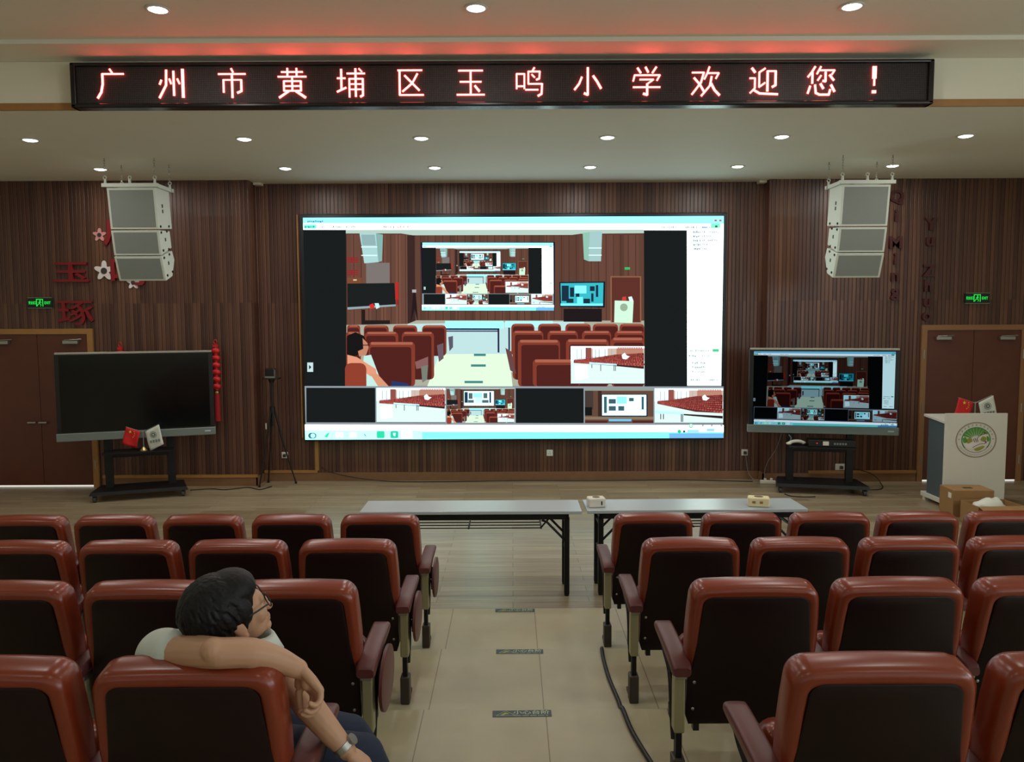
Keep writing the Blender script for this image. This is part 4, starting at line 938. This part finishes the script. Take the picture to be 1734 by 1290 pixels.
# ------------------------------------------------------------------ mind-the-step stickers on the step edges
for k, (x, nm) in enumerate(((.014, 'lowest step, by the laminate'), (.039, 'middle step'), (.041, 'nearest step')), 1):
    W, D = .283, .062; y = NOSE1-PITCHY*(k-1)-.012-D/2; z = k*ROWZ
    t = thing('step_sticker', f'dark warning sticker with pale print on the edge of the {nm}', 'sticker', (x, y, z), R((0, 0, 1)[k-1]), 'watch-your-step stickers')
    bm = new(); box(bm, -W/2, W/2, -D/2, D/2, 0.0003, .0015); obj('strip', bm, STICK, t)
    FLAT = Matrix.Identity(4)
    text_obj('warning_text', '小心台阶', .044, STXT, (.045, .007, .002), t, 0, FLAT, 1.0, .85, .0006)
    bm = new()
    for i in range(26): 
        if i % 6 != 5: box(bm, -.035+i*.0062, -.0305+i*.0062, -.023, -.018, .0016, .0019)
    P_ = [(-.125, -.020), (-.083, .022), (-.075, .022), (-.030, -.020)]
    for a, b in zip(P_, P_[1:]+P_[:1]): tube(bm, [(a[0], a[1], .0016), (b[0], b[1], .0016)], .0016, 5)
    obj('warning_outline', bm, STXT, t)
    bm = new(); V = [bm.verts.new((px_, py_, .0018)) for px_, py_ in ((-.105, -.014), (-.088, .004), (-.080, .012), (-.072, .006), (-.060, -.002), (-.066, -.006), (-.078, -.004), (-.088, -.014))]; bm.faces.new(V); obj('warning_figure', bm, mat('sticker_yellow', (160, 160, 84), .6), t)

# ------------------------------------------------------------------ auditorium seats
ZT = .854; REC = R(11)
def bk(x, t, z):                      # point on the reclined back: t = distance in front of the rear face
    return Vector((x, (ZT-z)*math.tan(REC)+t*math.cos(REC), z+t*math.sin(REC)))
def back_outline(ins, zbot, ztop, wtop, wmid, wbot, r, n=7):
    zt = ztop-ins; rr_ = max(.01, r-ins*.6)
    right = [(wbot-ins, zbot), (wmid-ins, zbot+(ztop-zbot)*.42), ((wmid*.55+wtop*.45)-ins, zbot+(ztop-zbot)*.68)]
    cx, cz = wtop-ins-rr_, zt-rr_
    arc = [(cx+rr_*math.cos(R(90*i/n)), cz+rr_*math.sin(R(90*i/n))) for i in range(n+1)]
    crown = [(cx*.5, zt+.004)]
    half = right+arc+crown
    return half+[(0, zt+.005)]+[(-x, z) for x, z in half[::-1]]
def make_seat(label, side, tablet=False, down=False, group=None, aisle=False):
    t = thing('auditorium_seat', label, 'auditorium seat', (0, 0, 0), 0, group)
    # leather back
    L = lambda ins, tt, zb=.47: [bk(x, tt, z) for x, z in back_outline(ins, zb, ZT, .247, .255, .250, .058)]
    bm = new(); loft(bm, [L(.050, .004), L(.036, -.010), L(.016, -.010), L(.004, .002), L(0, .020), L(0, .075), L(.008, .095), L(.030, .112), L(.07, .118)])
    obj('backrest', bm, LEATHER, t, smooth=50)
    # hard shell behind it, running lower
    def sh(ins, tt):
        top = back_outline(ins, .27, .838, .200, .215, .25, .045)
        top = [(x if z > .55 else math.copysign(.252-ins, x), z) for x, z in top]
        return [bk(x, tt, z) for x, z in top]
    bm = new(); pts = []
    half = [(.235, .262), (.248, .30), (.250, .46), (.236, .52), (.220, .62), (.205, .765)]
    cx, cz, r_ = .205-.042, .822-.042, .042
    half += [(cx+r_*math.cos(R(90*i/5)), cz+r_*math.sin(R(90*i/5))) for i in range(1, 6)]
    out = half+[(-x, z) for x, z in half[::-1]]
    def S(ins, tt): return [bk(x*(1-ins/.25), tt, .55+(z-.55)*(1-ins/.29)) for x, z in out]
    loft(bm, [S(.006, -.0145), S(0, -.011), S(0, .012), S(.004, .016)])
    sp = obj('back_shell', bm, SHELL, t, 'dark maroon hard shell', smooth=40)
    bm = new()
    for sx in (-1, 1):
        for z in (.335, .455):
            p = bk(sx*.222, -.0145, z); ball(bm, p, .007, (1, .7, 1), 10)
    obj('bolt', bm, SILVER, sp)
    bm = new(); p = bk(0, 0, .262)
    for sx in (-1, 1): box(bm, sx*.20-.012, sx*.20+.012, p.y, p.y+.03, .225, .28)
    obj('shell_bracket', bm, BLACK, sp)
    # tip-up cushion
    bm = new()
    if down: M = Matrix.Translation((0, .15, .300)) @ Matrix.Rotation(R(4), 4, 'X')
    else: M = Matrix.Translation((0, .330, .195)) @ Matrix.Rotation(R(82), 4, 'X')
    def cu(ins, z): return [M @ Vector((x, y, z)) for x, y in rrect(-.232+ins, .232-ins, ins, (.40 if down else .345)-ins, max(.01, .06-ins*.6), 5)]
    loft(bm, [cu(.012, .0), cu(0, .012), cu(0, .075), cu(.012, .096), cu(.05, .108)]); obj('seat_cushion', bm, LEATHER, t, smooth=50)
    bm = new(); loft(bm, [cu(.05, -.022), cu(.025, -.012), cu(.02, -.001)]); obj('seat_pan', bm, SHELL, t, smooth=40)
    # arm and pedestal
    ax = side*(.282 if aisle else .275); aw = 1.27 if aisle else 1.0
    bm = new(); rows = []
    for y, hw, zt, zb in ((.005, .026, .535, .500), (.02, .030, .546, .496), (.10, .030, .560, .512), (.24, .030, .568, .524), (.37, .030, .572, .530), (.405, .030, .570, .535), (.415, .018, .566, .542)):
        rows.append([Vector((ax+x, y, z)) for x, z in rrect(-hw*aw, hw*aw, zb, zt, min(.013, (zt-zb)/2.2), 3)])
    loft(bm, rows); obj('armrest', bm, ARMW, t, smooth=50)
    bm = new(); box(bm, ax-.021, ax+.021, .045, .105, .25, .492, bev=.006); obj('pedestal_panel', bm, CAST, t, 'champagne-coloured cast side panel')
    bm = new(); box(bm, ax-.024, ax+.024, .03, .115, .478, .500, bev=.004); obj('pedestal_cap', bm, SILVER, t)
    bm = new()
    tube(bm, smooth_path([(ax+side*.012, .36, .53), (ax+side*.014, .30, .49), (ax+side*.014, .17, .44), (ax+side*.014, .125, .30), (ax+side*.012, .10, .20)]), .011, 8)
    box(bm, ax-.012, ax+.012, .055, .095, .13, .255); box(bm, ax-.018, ax+.018, .12, .19, .255, .315, bev=.006)
    obj('pedestal_bracket', bm, BLKMET, t)
    bm = new(); box(bm, ax-.024, ax+.024, .04, .11, .0, .145, bev=.006); box(bm, ax-.018, ax+.018, .11, .20, .0, .018); V = prism(bm, [(.0, 0), (.10, 0), (.0, .10)], .012, Matrix.Translation((ax+.006, .11, .0)) @ Matrix.Rotation(R(90), 4, 'Z'))
    obj('pedestal_foot', bm, FOOT, t)
    if tablet:
        tx = ax+side*.052
        bm = new(); rings = []
        for dx, k in ((-.008, .95), (-.006, 1), (.006, 1), (.008, .95)):
            rings.append([Vector((tx+dx, .20+.165*k*math.cos(R(a*12)), .415+.125*k*math.sin(R(a*12)))) for a in range(30)])
        loft(bm, rings); obj('folding_tablet', bm, ARMW, t, 'oval folding writing tablet hanging beside the armrest', smooth=40)
        bm = new(); tube(bm, smooth_path([(tx-side*.014, .14, .50), (tx-side*.015, .10, .44), (tx-side*.015, .12, .36)]), .007, 6); obj('tablet_hinge', bm, BLKMET, t)
    return t
ROWY = (4.85, 3.895, 2.941, 1.996)
LEFT0 = (-.842, -.845, -.857, -.872); RIGHT0 = (.890, .910, .938, .984); PITCHX = .56
ROWN = ('front', 'second', 'third', 'nearest'); NTH = ('on the aisle', 'second from the aisle', 'third from the aisle', 'fourth from the aisle', 'fifth from the aisle')
protoL = make_seat('', 1); protoLA = make_seat('', 1, True, aisle=True); protoR = make_seat('', -1); protoRA = make_seat('', -1, aisle=True); used = set()
def place(proto, x, row, label, group):
    loc = (x, ROWY[row], (row+1)*ROWZ+.0005)
    if proto.name not in used:
        used.add(proto.name); proto.location = loc; proto['label'] = label; proto['group'] = group; return proto
    return dup(proto, loc, None, label, group)
for row, (nl, nr) in enumerate(((5, 5), (4, 4), (3, 3), (2, 2))):
    for i in range(nl):
        if row == 3 and i == 0: continue
        place(protoLA if i == 0 else protoL, LEFT0[row]-i*PITCHX, row, f'red-brown leather auditorium seat {NTH[i]} in the {ROWN[row]} row of the left block', 'auditorium seats left of the aisle')
    for i in range(nr):
        place(protoRA if i == 0 else protoR, RIGHT0[row]+i*PITCHX, row, f'red-brown leather auditorium seat {NTH[i]} in the {ROWN[row]} row of the right block', 'auditorium seats right of the aisle')
occ = make_seat('red-brown leather auditorium seat on the aisle with the man sitting in it', 1, False, True, 'auditorium seats left of the aisle', True)
occ.location = (LEFT0[3], ROWY[3], 4*ROWZ+.0005)

# ------------------------------------------------------------------ the seated man
ORG = Vector((-.88, 2.32, 4*ROWZ))
man = thing('person', 'man in glasses and pale shirt, sitting sideways with one arm over the seat back', 'person', ORG)
def V3(*a): return Vector(a)-ORG
def limb(bm, pts, rad, n=14, steps=5):
    """tapered round-ended limb through the given joints (world coordinates)"""
    P_ = smooth_path([V3(*p) for p in pts], steps); m_ = len(pts)-1; rr_ = []
    for i in range(len(P_)):
        u = min(i/steps, m_); k = min(int(u), m_-1); rr_.append(rad[k]+(rad[k+1]-rad[k])*(u-k))
    tube(bm, P_, rr_, n); ball(bm, P_[0], rr_[0], n=n); ball(bm, P_[-1], rr_[-1], n=n)
def fuse(name, bm, voxel, m, parent, sm=4, label=None):
    me = bpy.data.meshes.new(name); bmesh.ops.recalc_face_normals(bm, faces=bm.faces[:]); bm.to_mesh(me); bm.free()
    o = bpy.data.objects.new('tmp', me); COL.objects.link(o)
    a = o.modifiers.new('r', 'REMESH'); a.mode = 'VOXEL'; a.voxel_size = voxel; a.use_smooth_shade = True
    s = o.modifiers.new('s', 'SMOOTH'); s.iterations = sm; s.factor = .5
    dg = bpy.context.evaluated_depsgraph_get(); dg.update(); r = bpy.data.meshes.new_from_object(o.evaluated_get(dg))
    bpy.data.objects.remove(o); bpy.data.meshes.remove(me)
    for p in r.polygons: p.use_smooth = True
    return obj(name, r, m, parent, label)
HC = Vector((-.802, 2.178, 1.382)); HS = 1.02
HM = Matrix.Translation(HC-ORG) @ Matrix.Rotation(R(36), 4, 'Z') @ Matrix.Rotation(R(-17), 4, 'Y') @ Matrix.Rotation(R(5), 4, 'X') @ Matrix.Scale(HS, 4)
def hb(bm, c, rx, ry, rz, n=20, rot=None):
    M = HM @ Matrix.Translation(c) @ (rot if rot is not None else Matrix.Identity(4)) @ Matrix.Diagonal((rx, ry, rz, 1))
    bmesh.ops.create_uvsphere(bm, u_segments=n, v_segments=n*2//3, radius=1, matrix=M)
bm = new()
hb(bm, (-.012, 0, .022), .094, .074, .084); hb(bm, (.030, 0, -.012), .060, .062, .078)          # skull, face
hb(bm, (.040, 0, -.062), .044, .048, .040); hb(bm, (.074, 0, -.086), .018, .022, .016)            # jaw, chin
hb(bm, (.078, 0, .012), .014, .048, .012)                                                          # brow
hb(bm, (.092, 0, -.020), .012, .010, .024); hb(bm, (.099, 0, -.036), .013, .014, .010)            # nose
for s in (-1, 1):
    hb(bm, (.058, s*.040, -.022), .026, .022, .026)                                                # cheek
    hb(bm, (-.006, s*.074, -.016), .019, .009, .031, 14, Matrix.Rotation(R(-12), 4, 'Y')); hb(bm, (.002, s*.074, -.044), .010, .008, .011, 12)   # ear, lobe
hb(bm, (.086, 0, -.058), .010, .024, .006, 14); hb(bm, (.084, 0, -.068), .010, .020, .006, 14)   # lips
hn = HM @ Vector((-.02, 0, -.05))
limb(bm, [tuple(hn+ORG), (-.855, 2.235, 1.275), (-.885, 2.285, 1.20)], [.058, .060, .075])       # neck
limb(bm, [(-1.005, 2.155, 1.262), (-.89, 2.075, 1.310), (-.778, 2.022, 1.330)], [.050, .047, .041])           # right upper arm
limb(bm, [(-.778, 2.022, 1.330), (-.705, 2.048, 1.318), (-.645, 2.082, 1.283), (-.598, 2.115, 1.243)], [.041, .041, .036, .027])
limb(bm, [(-.865, 2.45, 1.19), (-.765, 2.34, 1.145), (-.650, 2.225, 1.150)], [.050, .045, .040])
ball(bm, V3(-.792, 2.010, 1.344), .033); ball(bm, V3(-.700, 2.05, 1.312), .040)               # left arm
limb(bm, [(-.650, 2.225, 1.150), (-.595, 2.205, 1.090), (-.535, 2.190, 1.025), (-.482, 2.185, .965)], [.040, .042, .035, .026])
def hand(bm, wrist, d, s, c, curl, k=1.0):
    """wrist point, d = along the palm, s = index to little finger, c = direction the fingers curl to"""
    Wp = Vector(wrist); d, s = Vector(d).normalized(), Vector(s).normalized(); s = (s-d*s.dot(d)).normalized(); c = Vector(c); c = (c-d*c.dot(d)-s*c.dot(s)).normalized()
    L = [(.078, .072), (.082, .080), (.078, .074), (.070, .058)]
    for i, (pl, fl) in enumerate(L):
        off = s*(i-1.5)*.0205*k; kn = Wp+d*pl*k+off
        limb(bm, [tuple(Wp+off*.6), tuple(Wp+d*pl*.5*k+off*.9), tuple(kn)], [.015*k, .0145*k, .0110*k], 10, 3)
        p = kn; a = R(curl[0]); seg = (fl*.46*k, fl*.31*k, fl*.25*k); pts = [tuple(p)]
        for q, sl in enumerate(seg):
            p = p+(d*math.cos(a)+c*math.sin(a))*sl; pts.append(tuple(p)); a += R(curl[1])*(1+.06*i)
        limb(bm, pts, [.0098*k, .0090*k, .0084*k, .0074*k], 10, 3)
    th = Wp+d*.022*k-s*.024*k+c*.008; a1 = (d*.7-s*.55+c*.35).normalized(); a2 = (d*.85-s*.1+c*.5).normalized()
    limb(bm, [tuple(Wp+d*.008), tuple(th), tuple(th+a1*.036*k), tuple(th+a1*.036*k+a2*.030*k), tuple(th+a1*.036*k+a2*.052*k)], [.014*k, .0145*k, .0118*k, .0105*k, .0085*k], 10, 3)
hand(bm, (-.592, 2.118, 1.236), (.55, .06, -.83), (.30, -.66, .68), (-.85, -.25, -.45), (42, 48), 1.02)
ball(bm, V3(-.574, 2.118, 1.205), .021, (.9, 1.2, 1.2))
hand(bm, (-.474, 2.185, .957), (.66, .22, -.62), (-.30, .90, 0), (.2, -.2, -.9), (22, 26), 1.0)
limb(bm, [(-.90, 2.31, 1.22), (-.91, 2.32, 1.10), (-.91, 2.32, .98)], [.10, .11, .11])                          # trunk, under the shirt
limb(bm, [(-.95, 2.20, 1.24), (-.89, 2.32, 1.20), (-.87, 2.43, 1.18)], [.055, .075, .055])
fuse('body', bm, .0036, SKIN, man, 4)
# hair
bm = new()
hb(bm, (-.030, 0, .034), .104, .088, .092, 28); hb(bm, (-.058, 0, -.020), .062, .076, .070, 24); hb(bm, (.012, 0, .066), .074, .076, .056, 24)
for s in (-1, 1): hb(bm, (.014, s*.066, .022), .030, .020, .044, 14); hb(bm, (.010, s*.074, -.006), .010, .007, .026, 10)
rnd = random.Random(4)
for i in range(520):                                  # short straight locks combed away from the crown
    a, e = rnd.uniform(R(62), R(298)), rnd.uniform(R(-30), R(88)); nx, ny, nz = math.cos(a)*math.cos(e), math.sin(a)*math.cos(e), math.sin(e)
    pnt = Vector((-.030+.103*nx, .087*ny, .034+.091*nz)); nrm = Vector((nx/.104, ny/.088, nz/.092)).normalized()
    fl = (pnt-Vector((-.055, 0, .135))); fl = (fl-nrm*fl.dot(nrm)).normalized(); q = fl.cross(nrm)
    M = Matrix(((fl.x, q.x, nrm.x, 0), (fl.y, q.y, nrm.y, 0), (fl.z, q.z, nrm.z, 0), (0, 0, 0, 1))) @ Matrix.Rotation(R(rnd.uniform(-9, -1)), 4, 'Y') @ Matrix.Rotation(R(rnd.uniform(-7, 7)), 4, 'Z')
    hb(bm, tuple(pnt), .025, .0046, .0048, 6, M)
hair = fuse('hair', bm, .0028, HAIR, man, 1)
# glasses
bm = new()
for s in (-1, 1):
    tube(bm, [HM @ Vector((x, s*y, z)) for x, y, z in ((-.004, .081, .006), (.04, .080, .008), (.088, .066, .006))], .0026, 6)
    tube(bm, [HM @ Vector((.098-.012*abs(math.cos(R(a*20)))*0-.010*(1-math.sin(R(45))), s*(.034+.026*math.cos(R(a*20))), .002+.019*math.sin(R(a*20)))) for a in range(18)], .0022, 6, True)
tube(bm, [HM @ Vector((.096, y, .006)) for y in (-.010, 0, .010)], .0022, 6)
gl = obj('glasses', bm, mat('glasses_frame', (26, 22, 24), .3), man, 'dark-framed glasses')
for s in (-1, 1):
    bm = new(); hb(bm, (.066, s*.031, -.002), .0135, .0135, .0135, 12); obj('eye', bm, mat('eye_white', (220, 214, 206), .3), man)
# shirt
bm = new()
limb(bm, [(-.885, 2.30, 1.235), (-.905, 2.32, 1.12), (-.91, 2.325, 1.0), (-.91, 2.325, .92)], [.115, .145, .150, .145], 20)
limb(bm, [(-.965, 2.195, 1.250), (-.895, 2.32, 1.215), (-.875, 2.43, 1.19)], [.070, .095, .066], 18)
limb(bm, [(-1.005, 2.19, 1.250), (-.985, 2.150, 1.270), (-.945, 2.110, 1.292)], [.078, .072, .061], 18)
limb(bm, [(-.87, 2.45, 1.19), (-.82, 2.40, 1.165), (-.785, 2.36, 1.15)], [.068, .064, .058], 18)
for k in range(7):                                    # sleeve folds
    u = k/6; limb(bm, [(-1.03+.07*u, 2.10+.01*u, 1.22+.06*u), (-1.02+.075*u, 2.13, 1.31+.04*u)], [.009, .008], 8, 3)
fuse('shirt', bm, .007, SHIRT, man, 6)
bm = new()                                            # collar standing round the neck
c0 = Vector((-.805, 2.225, 1.292))-ORG; rings = []
for k, (r_, h) in enumerate(((.088, -.045), (.084, .0), (.088, .022), (.100, .008), (.118, -.030))):
    rings.append([c0+Vector((r_*math.cos(R(a*18))*1.12, r_*math.sin(R(a*18)), h+.018*math.cos(R(a*18-200)))) for a in range(20)])
loft(bm, rings, False)
co = obj('collar', bm, SHIRT, man, smooth=True); md = co.modifiers.new('t', 'SOLIDIFY'); md.thickness = .004
# trousers and shoes
bm = new()
limb(bm, [(-.915, 2.25, .92), (-.70, 2.33, .875), (-.485, 2.41, .820)], [.105, .085, .070], 18); limb(bm, [(-.485, 2.41, .820), (-.44, 2.46, .67), (-.43, 2.50, .53)], [.071, .062, .052], 16)
limb(bm, [(-.905, 2.40, .92), (-.73, 2.48, .87), (-.56, 2.57, .80)], [.105, .085, .070], 18); limb(bm, [(-.56, 2.57, .80), (-.51, 2.62, .68), (-.49, 2.64, .53)], [.071, .062, .052], 16)
fuse('trousers', bm, .0075, JEAN, man, 5)
for x, y in ((-.42, 2.51), (-.48, 2.645)):
    bm = new(); limb(bm, [(x-.02, y, 4*ROWZ+.055), (x+.07, y+.01, 4*ROWZ+.048), (x+.16, y+.02, 4*ROWZ+.038)], [.044, .044, .036]); box(bm, x-ORG.x-.065, x-ORG.x+.195, y-ORG.y-.04, y-ORG.y+.05, .002, .02, bev=.01)
    fuse('shoe', bm, .006, mat('shoe_dark', (36, 34, 36), .6), man, 3)
# wrist watch on the left arm
a = Vector((-.535, 2.190, 1.025)); b = Vector((-.482, 2.185, .965)); d = (b-a).normalized(); c = a.lerp(b, .80)-ORG; s = d.cross(Vector((0, 0, 1))).normalized(); u = s.cross(d)
bm = new(); rings = []
for o_, r_ in ((-.010, .0292), (-.009, .0315), (.009, .0310), (.010, .0286)): rings.append([c+d*o_+(s*math.cos(R(q*15))+u*math.sin(R(q*15)))*r_ for q in range(24)])
loft(bm, rings, False)
obj('watch_band', bm, SILVER, man, 'silver wrist watch band', smooth=40)
bm = new(); cyl(bm, c+u*.029-s*.004, c+u*.038-s*.004, .017, n=20); obj('watch_face', bm, SILVER, man)
